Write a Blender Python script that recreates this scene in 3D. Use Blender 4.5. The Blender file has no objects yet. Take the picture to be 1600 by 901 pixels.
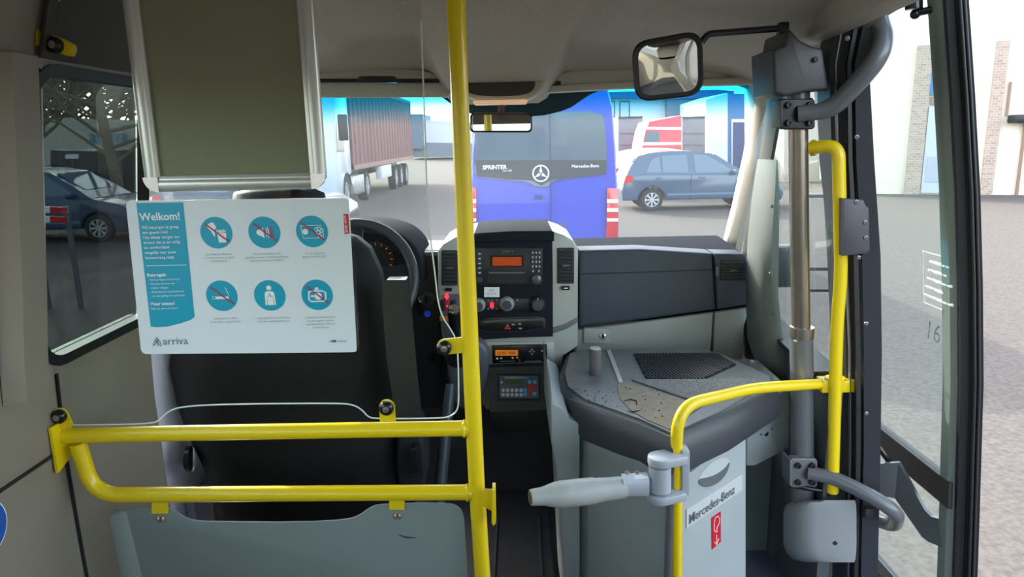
import bpy, bmesh, math, random
from mathutils import Vector, Matrix
from math import sin, cos, pi, radians as R
random.seed(7)
S = bpy.context.scene
COL = S.collection

# ------------------------------------------------------------------ camera, world, sun
F = 1110.0
CAMZ = 1.45
GZ = -0.62                                   # the yard outside, bus floor is z = 0
cam_d = bpy.data.cameras.new('camera'); cam = bpy.data.objects.new('camera', cam_d); COL.objects.link(cam)
cam_d.sensor_width = 36; cam_d.lens = F*36/1600; cam_d.clip_start = 0.05; cam_d.clip_end = 500
CR = (Matrix.Rotation(R(90-12), 4, 'X') @ Matrix.Rotation(R(-1.2), 4, 'Z'))
cam.matrix_world = Matrix.Translation((0, 0, CAMZ)) @ CR
S.camera = cam
S.view_settings.view_transform = 'Standard'; S.view_settings.look = 'None'
S.view_settings.gamma = 1; S.view_settings.use_curve_mapping = False
S.view_settings.exposure = 0.3
w = bpy.data.worlds.new('sky'); S.world = w; w.use_nodes = True
nt = w.node_tree; bg = nt.nodes['Background']; sk = nt.nodes.new('ShaderNodeTexSky')
sk.sky_type = 'NISHITA'; sk.sun_disc = False; sk.sun_elevation = R(26); sk.sun_rotation = R(-37)
sk.dust_density = 2.5; sk.air_density = 1.0; sk.ozone_density = 1.0
hs_ = nt.nodes.new('ShaderNodeHueSaturation'); hs_.inputs['Saturation'].default_value = .55; nt.links.new(sk.outputs[0], hs_.inputs['Color']); nt.links.new(hs_.outputs[0], bg.inputs[0]); bg.inputs[1].default_value = 1.0
sun_d = bpy.data.lights.new('sun', 'SUN'); sun = bpy.data.objects.new('sun', sun_d); COL.objects.link(sun)
sun_d.energy = 6.0; sun_d.angle = R(0.55); sun_d.color = (1, 0.95, 0.88)
sdir = Vector((0.6*cos(R(25)), -0.8*cos(R(25)), -sin(R(25))))
sun.rotation_euler = sdir.to_track_quat('-Z', 'Y').to_euler(); sun.location = (-6, 6, 8)

M3 = CR.to_3x3()
def ray(px, py): return M3 @ Vector(((px-800)/F, (450.5-py)/F, -1))
def P(px, py, Y):
    d = ray(px, py); return Vector((0, 0, CAMZ)) + d*(Y/d.y)
def PX(px, py, X):
    d = ray(px, py); return Vector((0, 0, CAMZ)) + d*(X/d.x)
def PZ(px, py, Z):
    d = ray(px, py); return Vector((0, 0, CAMZ)) + d*((Z-CAMZ)/d.z)
def U(px, Y): return px*Y/F                  # a length of px pixels at distance Y

# ------------------------------------------------------------------ materials
def srgb(r, g, b):
    f = lambda c: (c/255/12.92) if c/255 <= 0.04045 else ((c/255+0.055)/1.055)**2.4
    return (f(r), f(g), f(b), 1)
MATS = {}
def mat(name, col, rough=0.5, metal=0.0, noise=0.0, nscale=8.0, bump=0.0, bscale=200.0, coat=0.0, spec=0.5, emit=None, detail=4):
    if name in MATS: return MATS[name]
    m = bpy.data.materials.new(name); m.use_nodes = True; n = m.node_tree.nodes; l = m.node_tree.links
    b = n['Principled BSDF']; b.inputs['Base Color'].default_value = col
    b.inputs['Roughness'].default_value = rough; b.inputs['Metallic'].default_value = metal
    b.inputs['Coat Weight'].default_value = coat; b.inputs['Specular IOR Level'].default_value = spec
    tc = n.new('ShaderNodeNewGeometry')
    if noise:
        t = n.new('ShaderNodeTexNoise'); t.inputs['Scale'].default_value = nscale; t.inputs['Detail'].default_value = detail
        l.new(tc.outputs['Position'], t.inputs['Vector'])
        r = n.new('ShaderNodeValToRGB'); r.color_ramp.elements[0].position = .3; r.color_ramp.elements[1].position = .7
        r.color_ramp.elements[0].color = tuple(c*(1-noise) for c in col[:3])+(1,)
        r.color_ramp.elements[1].color = tuple(min(1, c*(1+noise)) for c in col[:3])+(1,)
        l.new(t.outputs[0], r.inputs[0]); l.new(r.outputs[0], b.inputs['Base Color'])
    if bump:
        t = n.new('ShaderNodeTexNoise'); t.inputs['Scale'].default_value = bscale; t.inputs['Detail'].default_value = 3
        l.new(tc.outputs['Position'], t.inputs['Vector'])
        bp = n.new('ShaderNodeBump'); bp.inputs['Strength'].default_value = bump; bp.inputs['Distance'].default_value = 0.002
        l.new(t.outputs[0], bp.inputs['Height']); l.new(bp.outputs[0], b.inputs['Normal'])
    if emit:
        b.inputs['Emission Color'].default_value = emit[0]; b.inputs['Emission Strength'].default_value = emit[1]
    MATS[name] = m; return m
def glass(name, tint=(1, 1, 1), refl=1.0, dust=0.0, dustcol=(.8, .85, .9), band=None, ior=1.45):
    if name in MATS: return MATS[name]
    m = bpy.data.materials.new(name); m.use_nodes = True; n = m.node_tree.nodes; l = m.node_tree.links
    n.remove(n['Principled BSDF']); out = n['Material Output']
    tr = n.new('ShaderNodeBsdfTransparent'); tr.inputs[0].default_value = (*tint, 1)
    gl = n.new('ShaderNodeBsdfGlossy'); gl.inputs['Roughness'].default_value = 0.0; gl.inputs[0].default_value = (refl, refl, refl, 1)
    fr = n.new('ShaderNodeFresnel'); fr.inputs[0].default_value = ior
    mx = n.new('ShaderNodeMixShader'); gb = n.new('ShaderNodeNewGeometry'); iv = n.new('ShaderNodeMath'); iv.operation = 'SUBTRACT'; iv.inputs[0].default_value = 1; l.new(gb.outputs['Backfacing'], iv.inputs[1])
    ml = n.new('ShaderNodeMath'); ml.operation = 'MULTIPLY'; l.new(fr.outputs[0], ml.inputs[0]); l.new(iv.outputs[0], ml.inputs[1]); l.new(ml.outputs[0], mx.inputs[0]); l.new(gl.outputs[0], mx.inputs[2])
    if band:                                  # tinted strip at the top of the pane: z0 clear, z1 full colour
        g = n.new('ShaderNodeNewGeometry'); sx = n.new('ShaderNodeSeparateXYZ'); l.new(g.outputs['Position'], sx.inputs[0])
        mr = n.new('ShaderNodeMapRange'); mr.inputs[1].default_value = band[0]; mr.inputs[2].default_value = band[1]; mr.interpolation_type = 'SMOOTHSTEP'
        l.new(sx.outputs[2], mr.inputs[0])
        mc = n.new('ShaderNodeMix'); mc.data_type = 'RGBA'; l.new(mr.outputs[0], mc.inputs[0])
        mc.inputs[6].default_value = (*tint, 1); mc.inputs[7].default_value = (*band[2], 1); l.new(mc.outputs[2], tr.inputs[0])
    l.new(tr.outputs[0], mx.inputs[1]); last = mx
    if dust:
        df = n.new('ShaderNodeBsdfTranslucent'); df.inputs[0].default_value = (*dustcol, 1)
        m2 = n.new('ShaderNodeMixShader'); m2.inputs[0].default_value = dust
        l.new(mx.outputs[0], m2.inputs[1]); l.new(df.outputs[0], m2.inputs[2]); last = m2
    l.new(last.outputs[0], out.inputs[0]); MATS[name] = m; return m

YEL = mat('yellow_powder_coat', (0.86, 0.63, 0.008, 1), .3, coat=.2)
WALLP = mat('beige_wall_panel', srgb(142, 133, 120), .55, noise=.05, nscale=3, bump=.12, bscale=500)
SEAMB = mat('black_rubber', (0.012, 0.012, 0.014, 1), .5, bump=.1)
HEAD = mat('headliner_fabric', srgb(186, 176, 164), .95, noise=.16, nscale=260, bump=.9, bscale=600, detail=5)
TRIM = mat('warm_grey_trim_plastic', srgb(184, 178, 166), .55, bump=.15, bscale=500)
CONS = mat('grey_moulded_plastic', srgb(148, 158, 160), .42, noise=.05, nscale=6, bump=.15, bscale=700)
CONSL = mat('light_grey_door_panel', srgb(166, 174, 174), .42, noise=.05, nscale=5, bump=.12, bscale=700)
GREEN = mat('green_grey_plastic_panel', srgb(124, 136, 136), .5, noise=.06, nscale=4, bump=.2, bscale=600)
BUMPER = mat('dark_padded_edge', srgb(62, 66, 72), .38, noise=.08, nscale=9, bump=.2, bscale=700)
DASH = mat('dark_blue_grey_dash', srgb(62, 70, 82), .5, noise=.06, nscale=5, bump=.35, bscale=900)
DASHB = mat('black_dash_plastic', srgb(34, 37, 44), .42, bump=.2, bscale=900)
SILV = mat('matt_silver_trim', srgb(168, 172, 168), .38, metal=.25, bump=.08, bscale=900)
DGREY = mat('lower_dash_grey', srgb(150, 154, 150), .5, noise=.05, bump=.2, bscale=800)
BLK = mat('gloss_black_plastic', (0.01, 0.01, 0.012, 1), .2)
BLKM = mat('matt_black_metal', srgb(38, 38, 42), .45, bump=.12, bscale=400, noise=.1, nscale=20)
SEATM = mat('black_leatherette', (0.007, 0.0075, 0.008, 1), .6, spec=.2, bump=.4, bscale=500)
FLOORM = mat('dark_rubber_floor', srgb(52, 54, 60), .6, noise=.22, nscale=14, bump=.4, bscale=350)
FLOORB = mat('blue_grey_floor', srgb(92, 104, 128), .6, noise=.1, nscale=12, bump=.2)
POSTG = mat('grey_painted_tube', srgb(102, 105, 108), .32, coat=.2, bump=.06)
STEELT = mat('worn_bronze_grey_tube', srgb(140, 132, 122), .25, metal=.7, noise=.08, nscale=15)
ALU = mat('brushed_aluminium', srgb(214, 214, 208), .32, metal=.55)
CHROME = mat('chrome', (0.85, 0.85, 0.85, 1), .08, metal=1)
BOARD = mat('olive_grey_board', srgb(134, 134, 108), .75, noise=.04, nscale=2, bump=.1)
WHITEP = mat('white_poster_stock', srgb(226, 232, 236), .35, coat=.3)
TEAL = mat('teal_print', srgb(0, 160, 190), .35)
TEALD = mat('dark_teal_print', srgb(70, 130, 150), .4)
INKG = mat('grey_print', srgb(135, 145, 152), .5)
WHT = mat('white_print', (0.88, 0.9, 0.9, 1), .4)
RED = mat('red_print', srgb(205, 30, 50), .4)
BLUE = mat('blue_print', srgb(28, 92, 190), .4)
ORLCD = mat('orange_lcd', srgb(150, 60, 12), .3, emit=(srgb(190, 60, 5), .25))
AMB = mat('amber_lcd', srgb(190, 110, 30), .3, emit=(srgb(220, 120, 30), .35))
GRLCD = mat('green_lcd', srgb(70, 95, 30), .35)
KEYW = mat('pale_key', srgb(205, 210, 215), .4)
KEYB = mat('light_blue_key', srgb(90, 180, 225), .4)
KEYR = mat('red_key', srgb(200, 25, 45), .4)
PANELB = mat('slate_blue_faceplate', srgb(70, 90, 115), .35)
LEDR = mat('red_led', srgb(240, 40, 60), .3, emit=((1, .03, .06, 1), 1.5))
BBLUE = mat('blue_button', srgb(30, 60, 190), .3, emit=((.02, .06, .6, 1), .3))
MIRR = mat('mirror_glass', (0.82, 0.84, 0.86, 1), .01, metal=1)
SCREW = mat('zinc_screw', srgb(170, 168, 160), .3, metal=.9)
HANDLE = mat('pale_grey_grip', srgb(176, 180, 178), .42, noise=.08, nscale=25, bump=.15)
HINGE = mat('light_grey_cast_metal', srgb(178, 184, 194), .35, metal=.1, bump=.1)
MATR = mat('grey_flecked_carpet', srgb(120, 122, 124), .95, noise=.75, nscale=420, bump=1, bscale=500, detail=2)
DUSTY = mat('scuffed_grey_top', srgb(104, 108, 110), .40, noise=.12, nscale=18, bump=.25, bscale=300)
DIRT = mat('dried_mud', srgb(28, 26, 24), .9)
DUSTB = mat('brown_dust', srgb(136, 124, 108), .7, noise=.14, nscale=60)
PLEXI = glass('clear_acrylic', (.93, .95, .94), .55)
PLEXE = mat('acrylic_edge', (0.72, 0.8, 0.78, 1), .2)
TINT = glass('tinted_side_glass', (.30, .34, .34), .35, ior=1.3)
CLEARG = glass('clear_side_glass', (.90, .94, .92), .8, dust=.01)
DOORG = glass('door_glass', (.86, .91, .88), .5, dust=.03, ior=1.2)
WIND = glass('windscreen_glass', (.86, .89, .89), .6, dust=.010, band=(1.49, 1.60, (.08, .60, .80)))
WINDV = glass('car_glass', (.35, .42, .46), 1.0, dust=.12)

# ------------------------------------------------------------------ builders
ORG = {}
class MB:
    def __init__(s): s.bm = bmesh.new()
    def _verts(s, pts): return [s.bm.verts.new(p) for p in pts]
    def prism(s, pts, vec, bevel=0.0, seg=2, both=False):
        vec = Vector(vec); a = s._verts(pts); b = s._verts([Vector(p)+vec for p in pts]); n = len(a)
        f1 = s.bm.faces.new(a); f2 = s.bm.faces.new(b[::-1]); fs = [f1, f2]
        for i in range(n): fs.append(s.bm.faces.new((a[i], b[i], b[(i+1) % n], a[(i+1) % n])))
        bmesh.ops.recalc_face_normals(s.bm, faces=fs)
        if bevel:
            ed = list(f1.edges)+(list(f2.edges) if both else [])
            bmesh.ops.bevel(s.bm, geom=ed, offset=bevel, segments=seg, affect='EDGES', profile=.5, clamp_overlap=True)
        return s
    def box(s, c, size, bevel=0.0, rot=None, seg=2):
        m = Matrix.Translation(c) @ (rot.to_4x4() if rot else Matrix.Identity(4)) @ Matrix.Diagonal((*size, 1))
        r = bmesh.ops.create_cube(s.bm, size=1, matrix=m)
        if bevel:
            ed = list({e for v in r['verts'] for e in v.link_edges})
            bmesh.ops.bevel(s.bm, geom=ed, offset=bevel, segments=seg, affect='EDGES', profile=.5, clamp_overlap=True)
        return s
    def loft(s, secs, closed=True, caps=True):
        rings = [s._verts(q) for q in secs]; n = len(rings[0]); fs = []
        for A, B in zip(rings, rings[1:]):
            for i in range(n if closed else n-1):
                j = (i+1) % n
                fs.append(s.bm.faces.new((A[i], A[j], B[j], B[i])))
        if caps and closed:
            fs.append(s.bm.faces.new(rings[0][::-1])); fs.append(s.bm.faces.new(rings[-1]))
        bmesh.ops.recalc_face_normals(s.bm, faces=fs)
        return s
    def sheet(s, rows, off):
        off = Vector(off); m = len(rows); n = len(rows[0])
        A = [s._verts(r) for r in rows]; B = [s._verts([Vector(p)+off for p in r]) for r in rows]; fs = []
        for i in range(m-1):
            for j in range(n-1):
                fs.append(s.bm.faces.new((A[i][j], A[i][j+1], A[i+1][j+1], A[i+1][j])))
                fs.append(s.bm.faces.new((B[i][j], B[i+1][j], B[i+1][j+1], B[i][j+1])))
        loop = [(0, j) for j in range(n)]+[(i, n-1) for i in range(1, m)]+[(m-1, j) for j in range(n-2, -1, -1)]+[(i, 0) for i in range(m-2, 0, -1)]
        for (i, j), (k, l) in zip(loop, loop[1:]+loop[:1]):
            fs.append(s.bm.faces.new((A[i][j], B[i][j], B[k][l], A[k][l])))
        bmesh.ops.recalc_face_normals(s.bm, faces=fs)
        return s
    def tube(s, path, r, seg=20, caps=True, flat=None):
        path = [Vector(p) for p in path]; n = len(path); rr = r if isinstance(r, (list, tuple)) else [r]*n
        secs = []; up = None
        for i, p in enumerate(path):
            t = (path[min(i+1, n-1)]-path[max(i-1, 0)]).normalized()
            if up is None:
                up = t.orthogonal().normalized()
            else:
                up = (up-t*up.dot(t)).normalized()
            v = t.cross(up)
            secs.append([p+(up*cos(2*pi*k/seg)+v*sin(2*pi*k/seg))*rr[i] for k in range(seg)])
        return s.loft(secs, True, caps)
    def cyl(s, a, b, r, r2=None, seg=24): return s.tube([a, b], [r, r if r2 is None else r2], seg)
    def ball(s, c, r, seg=16):
        r = (r, r, r) if not isinstance(r, (tuple, list)) else r
        bmesh.ops.create_uvsphere(s.bm, u_segments=seg, v_segments=seg//2+2, radius=1, matrix=Matrix.Translation(c) @ Matrix.Diagonal((*r, 1)))
        return s
    def lathe(s, prof, org, axis, seg=28):
        axis = Vector(axis).normalized(); org = Vector(org)
        return s.tube([org+axis*h for r, h in prof], [max(r, 1e-4) for r, h in prof], seg) if False else s._lathe(prof, org, axis, seg)
    def _lathe(s, prof, org, axis, seg):
        u = axis.orthogonal().normalized(); v = axis.cross(u)
        return s.loft([[org+axis*h+(u*cos(2*pi*k/seg)+v*sin(2*pi*k/seg))*max(r, 1e-4) for k in range(seg)] for r, h in prof])
    def text(s, body, size, org, xd=(1, 0, 0), yd=(0, 0, 1), align='LEFT', bold=0.0, up=None, ext=0.0):
        c = bpy.data.curves.new('t', 'FONT'); c.body = body; c.size = size; c.align_x = align; c.offset = bold*size; c.resolution_u = 2
        c.extrude = ext
        o = bpy.data.objects.new('t', c); me = bpy.data.meshes.new_from_object(o)
        xd = Vector(xd); yd = Vector(yd); zd = xd.cross(yd).normalized(); org = Vector(org); vs = []
        for v in me.vertices: vs.append(s.bm.verts.new(org+xd*v.co.x+yd*v.co.y+zd*v.co.z))
        for p in me.polygons:
            try: s.bm.faces.new([vs[i] for i in p.vertices])
            except ValueError: pass
        bpy.data.objects.remove(o); bpy.data.curves.remove(c); bpy.data.meshes.remove(me)
        return s
    def build(s, name, m, parent=None, smooth=40):
        for f in s.bm.faces: f.smooth = True
        for e in s.bm.edges:
            if len(e.link_faces) == 2:
                try: e.smooth = e.calc_face_angle() < R(smooth)
                except ValueError: e.smooth = False
        me = bpy.data.meshes.new(name); s.bm.to_mesh(me); s.bm.free()
        lo = Vector([min(v.co[i] for v in me.vertices) for i in range(3)]); hi = Vector([max(v.co[i] for v in me.vertices) for i in range(3)])
        c = (lo+hi)/2; me.transform(Matrix.Translation(-c))
        me.materials.append(m); o = bpy.data.objects.new(name, me); COL.objects.link(o)
        ORG[o.name] = c
        if parent: o.parent = parent; o.location = c-ORG[parent.name]
        else: o.location = c
        return o
def thing(name, label, cat, loc=(0, 0, 0), group=None):
    o = bpy.data.objects.new(name, None); COL.objects.link(o); o.location = loc; o.empty_display_size = .05
    ORG[o.name] = Vector(loc); return tag(o, label, cat, group)
def tag(o, label, cat, group=None, kind=None):
    o['label'] = label; o['category'] = cat
    if group: o['group'] = group
    if kind: o['kind'] = kind
    return o
def struct(o): o['kind'] = 'structure'; return o
def lab(o, t): o['label'] = t; return o

def rr(x0, y0, x1, y1, r, n=5):              # rounded rectangle in 2D
    pts = []
    for cx, cy, a in ((x1-r, y0+r, -90), (x1-r, y1-r, 0), (x0+r, y1-r, 90), (x0+r, y0+r, 180)):
        for k in range(n+1):
            t = R(a+90*k/n); pts.append((cx+r*cos(t), cy+r*sin(t)))
    return pts
def chaik(p, it=2, closed=True):
    for _ in range(it):
        q = []; n = len(p)
        for i in range(n if closed else n-1):
            a, b = Vector(p[i]), Vector(p[(i+1) % n]); q += [a*.75+b*.25, a*.25+b*.75]
        p = q if closed else [Vector(p[0])]+q+[Vector(p[-1])]
    return p
def fillet(path, r, n=8):
    path = [Vector(p) for p in path]; out = [path[0]]
    for a, b, c in zip(path, path[1:], path[2:]):
        u = (a-b); v = (c-b); d = min(r, u.length*.49, v.length*.49); p0 = b+u.normalized()*d; p1 = b+v.normalized()*d
        for k in range(n+1):
            t = k/n; out.append(p0*(1-t)**2+b*2*t*(1-t)+p1*t*t)
    out.append(path[-1]); return out
def PP(pts, Y): return [P(p[0], p[1], Y) for p in pts]
def pprism(mb, pts, Y, depth, bevel=0.0, seg=2): return mb.prism(PP(pts, Y), (0, depth, 0), bevel, seg)
def rpx(x0, y0, x1, y1, r=0.0):               # pixel rectangle outline
    return rr(x0, y0, x1, y1, r) if r else [(x0, y0), (x1, y0), (x1, y1), (x0, y1)]
def disc(c, r, n=28, dx=(1, 0, 0), dz=(0, 0, 1)):
    c = Vector(c); dx = Vector(dx); dz = Vector(dz)
    return [c+dx*r*cos(2*pi*k/n)+dz*r*sin(2*pi*k/n) for k in range(n)]
def screw(parent, c, axis, r=.006, name='screw', m=None):
    axis = Vector(axis).normalized()
    return MB().lathe([(r, 0), (r, r*.3), (r*.8, r*.55), (r*.45, r*.6), (r*.4, r*.35), (0, r*.35)], c, axis, 16).build(name, m or SCREW, parent)

# ================================================================== BUS SHELL
def wx(z):                                    # half-width of the inner wall at height z
    T = [(-.7, .95), (0, .95), (.8, .96), (1.02, .95), (1.2, .925), (1.62, .875), (1.85, .80), (2.1, .62)]
    for (a, p), (b, q) in zip(T, T[1:]):
        if a <= z <= b: return p+(q-p)*(z-a)/(b-a)
    return .95 if z < 0 else .6
def wxr(z): return wx(z)-.03
def strip(mb, side, y0, y1, z0, z1, th=.05):
    n = max(2, int((z1-z0)/.08)+1); zs = [z0+(z1-z0)*i/n for i in range(n+1)]
    f = (lambda z: -wx(z)) if side < 0 else wxr
    mb.sheet([[Vector((f(z), y, z)) for y in (y0, y1)] for z in zs], (side*th, 0, 0))
WB, WT = 1.02, 1.595
# left wall
mb = MB()
strip(mb, -1, -3.6, 1.8, -.1, WB); strip(mb, -1, -3.6, 1.8, WT, 2.06)
for a, b in ((-3.6, -3.45), (-2.0, -1.85), (-.35, -.2), (1.24, 1.365)): strip(mb, -1, a, b, WB, WT)
struct(mb.build('wall_left', WALLP))
mb = MB()                                     # raised pillar cover between the two windows
zs = [0.98+i*.07 for i in range(10)]
mb.loft([[Vector((-wx(z)+.002, 1.25, z)), Vector((-wx(z)+.030, 1.275, z)), Vector((-wx(z)+.030, 1.345, z)), Vector((-wx(z)+.002, 1.362, z))] for z in zs])
struct(mb.build('trim_1', WALLP))
mb = MB(); mb.sheet([[PX(-40, 790, -.957)+Vector((.0, 0, 0)), PX(-40, 796, -.957)], [PX(110, 690, -.958), PX(110, 695, -.958)]], (.003, 0, 0))
struct(mb.build('trim_2', SEAMB))
mb = MB()
mb.sheet([[Vector((-wx(z)+.001, 1.405, z)), Vector((-wx(z)+.001, 1.412, z))] for z in [i*.09 for i in range(12)]], (.004, 0, 0))
struct(mb.build('trim_3', SEAMB))
# rubber frame of the front left window and its glass
def side_pane(name, side, y0, y1, z0=WB, z1=WT, m=TINT, th=.006, inset=.03):
    f = (lambda z: -wx(z)) if side < 0 else wxr
    n = 8; o = MB().sheet([[Vector((f(z)+side*inset, y, z)) for y in (y0, y1)] for z in [z0+(z1-z0)*i/n for i in range(n+1)]], (side*th, 0, 0)).build(name, m)
    return struct(o)
side_pane('window_1', -1, 1.365, 1.80)
def ring_frame(mb, side, y0, y1, z0, z1, wd, r, off=.004):
    f = (lambda z: -wx(z)) if side < 0 else wxr
    o2 = rr(y0, z0, y1, z1, r, 6); i2 = rr(y0+wd, z0+wd, y1-wd, z1-wd, max(r-wd, .01), 6); n = len(o2)
    o2 = [(min(y, 1.80), z) for y, z in o2]; i2 = [(min(y, 1.80), z) for y, z in i2]
    A = [Vector((f(z)-side*off, y, z)) for y, z in o2]; B = [Vector((f(z)-side*off, y, z)) for y, z in i2]
    C = [p+Vector((side*.03, 0, 0)) for p in A]; D = [p+Vector((side*.03, 0, 0)) for p in B]
    mb.loft([[A[k], B[k], D[k], C[k]] for k in list(range(n))+[0]], True, False)
mb = MB(); ring_frame(mb, -1, 1.355, 1.95, WB-.02, WT+.012, .022, .09)
struct(mb.build('trim_4', SEAMB))
mb = MB(); mb.sheet([[Vector((-wx(z)+.012, y, z)) for y in (1.372, 1.80)] for z in (1.612, 1.70, 1.80, 1.92)], (.006, 0, 0)); struct(mb.build('trim_29', mat('dark_header_panel', srgb(62, 58, 54), .7, bump=.1)))
for i, (a, b) in enumerate(((-3.45, -2.0), (-1.85, -.35), (-.2, 1.24))):
    side_pane('window_%d' % (i+2), -1, a, b, m=CLEARG)
mb = MB(); ring_frame(mb, -1, -.22, 1.262, WB-.02, WT+.012, .022, .09); struct(mb.build('trim_5', mat('pale_window_rubber', srgb(120, 122, 124), .5)))
# right wall: behind the doorway, and around the quarter window in front of it
mb = MB()
strip(mb, 1, -3.6, .95, -.1, WB); strip(mb, 1, -3.6, .95, WT, 2.06)
for a, b in ((-3.6, -3.45), (-2.0, -1.85), (-.35, -.2), (.85, .95)): strip(mb, 1, a, b, WB, WT)
strip(mb, 1, .95, 2.7, 1.80, 2.06)
struct(mb.build('wall_right', WALLP))
for i, (a, b) in enumerate(((-3.45, -2.0), (-1.85, -.35), (-.2, .85))): side_pane('window_%d' % (i+5), 1, a, b, m=CLEARG)
# rear wall with its window
mb = MB(); mb.box((0, -3.62, .5), (1.9, .05, 1.1)); mb.box((0, -3.62, 1.85), (1.9, .05, .5))
mb.box((-.8, -3.62, 1.3), (.35, .05, .7)); mb.box((.8, -3.62, 1.3), (.35, .05, .7)); struct(mb.build('wall_back', WALLP))
struct(MB().box((0, -3.62, 1.3), (1.3, .01, .62)).build('window_8', CLEARG))
# floor (doorway side keeps the same level beside the console)
mb = MB(); mb.prism([(-.95, -3.6, 0), (.92, -3.6, 0), (.92, .95, 0), (.60, .95, 0), (.60, 1.75, 0), (.75, 2.1, 0), (.75, 3.0, 0), (-.95, 3.0, 0)], (0, 0, -.06))
struct(mb.build('floor', FLOORM))
# ceiling: one moulded headliner that slopes down to the windscreen with a bulge in the middle
def zc(x, y):
    T = [(-3.6, 2.02), (.3, 2.02), (.8, 1.99), (1.3, 1.92), (1.9, 1.79), (2.2, 1.725), (2.46, 1.665), (2.56, 1.645)]
    z = T[-1][1]
    for (a, p), (b, q) in zip(T, T[1:]):
        if a <= y <= b: z = p+(q-p)*(y-a)/(b-a); break
    z -= .10*(abs(x-.0)/.92)**6
    sm = lambda t: max(0, min(1, t))**2*(3-2*max(0, min(1, t)))
    half = .30-.07*sm((y-1.5)/.9)
    k = sm((half-abs(x+.035))/.085)*sm((y-1.2)/.5)
    # dished recess either side
    k2 = sm((half+.26-abs(x+.035))/.1)*sm((y-1.7)/.3)*(1-sm((y-2.30)/.12))
    return z-.085*k+.03*k2*(1-k)
ys = [-3.6, -2.5, -1.5, -.5, .2]+[.6+i*.05 for i in range(38)]+[2.5, 2.54]
xs = [-.93+i*1.84/64 for i in range(65)]
mb = MB(); mb.sheet([[Vector((x, y, zc(x, y))) for x in xs] for y in ys], (0, 0, .03))
struct(mb.build('ceiling', HEAD, smooth=60))
mb = MB(); mb.box((0, -.5, 2.12), (1.96, 6.3, .03)); mb.prism([(-.97, 2.6, 2.1), (.95, 2.6, 2.1), (.95, 2.62, 1.66), (-.97, 2.62, 1.66)], (0, .04, 0))
struct(mb.build('trim_6', WALLP))

# windscreen
def wsp(u, v, off=0.0):                       # u 0..1 left to right, v 0 bottom .. 1 top
    x = -.92+1.80*u; xx = (u-.5)*2
    y = 3.06-.10*xx*xx-v*.50; z = .96+v*.69; return Vector((x*(1-.035*v), y+off, z))
mb = MB(); mb.sheet([[wsp(i/24, j/8) for i in range(25)] for j in range(9)], (0, .005, .003))
struct(mb.build('window_9', WIND))
# black ceramic print on the glass round the mirror
def on_ws(px, py, off=-.012):
    lo, hi = 2.3, 3.1
    for _ in range(30):
        m_ = (lo+hi)/2; p = P(px, py, m_); v = (p.z-.96)/.69; u = (p.x/(1-.035*v)+.92)/1.8; y = 3.06-.10*((u-.5)*2)**2-v*.5
        if m_ < y: lo = m_
        else: hi = m_
    return P(px, py, lo+off)
top = [(640, 128), (690, 128), (760, 128), (830, 128), (900, 128), (960, 128)]
bot = [(660, 144), (705, 158), (742, 179), (795, 184), (850, 180), (885, 171), (905, 158), (922, 146), (965, 133)]
outl = [(625, 140)]+top+bot[::-1]
top2 = [(620+i*345/24, 126) for i in range(25)]
def interp(L, x):
    for (a, p), (b, q) in zip(L, L[1:]):
        if a <= x <= b:
            t = (x-a)/(b-a); t = t*t*(3-2*t)*.5+t*.5; return p+(q-p)*t
    return L[-1][1] if x > L[-1][0] else L[0][1]
BT = [(620, 135), (655, 143), (685, 150), (715, 168), (742, 180), (800, 185), (850, 180), (885, 172), (908, 157), (930, 143), (965, 135)]
mb = MB(); mb.sheet([[on_ws(x, interp(BT, x)) for x, _ in top2], [on_ws(x, 118) for x, _ in top2]], (0, .002, 0))
struct(mb.build('trim_7', mat('teal_black_ceramic_print', srgb(18, 52, 60), .6)))

# windscreen header: shelf strips left and right, sun visor
mb = MB(); pprism(mb, chaik([(868, 116), (880, 112), (1130, 84), (1168, 88), (1182, 98), (1180, 112), (1160, 124), (1000, 132), (862, 140)], 2), 2.47, .09, .006)
hd = mb.build('trim_8', TRIM); struct(hd)
mb = MB(); pprism(mb, [(855, 134), (1000, 126), (1190, 120), (1190, 131), (1000, 137), (850, 145)], 2.455, .06, .004); struct(mb.build('trim_9', TRIM))
mb = MB()
for q in ((871, 130), (1161, 108)): mb.cyl(P(q[0]-2, q[1], 2.462), P(q[0]+5, q[1]-.5, 2.462), .006)
struct(mb.build('trim_10', BLKM))
sv = thing('sun_visor', 'grey padded sun visor folded up above the windscreen behind the clear screen', 'sun visor', P(600, 140, 2.42))
mb = MB(); pprism(mb, rr(300, 129, 704, 152, 9), 2.40, .03, .008, 3); mb.build('visor_pad', TRIM, sv)
mb = MB(); mb.cyl(P(300, 126, 2.42), P(690, 126, 2.42), .006); mb.build('pivot_rod', BLKM, sv)
st = thing('overhead_shelf', 'grey moulded storage shelf with dark slot above left sun visor', 'shelf', P(600, 115, 2.4))
mb = MB(); pprism(mb, chaik([(300, 104), (640, 106), (680, 114), (694, 128), (300, 127)], 2), 2.42, .06, .006); sf = mb.build('shelf_front', TRIM, st)
mb = MB(); pprism(mb, rr(560, 119, 618, 127, 3), 2.412, .01, .001); mb.build('slot', SEAMB, sf)

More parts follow.
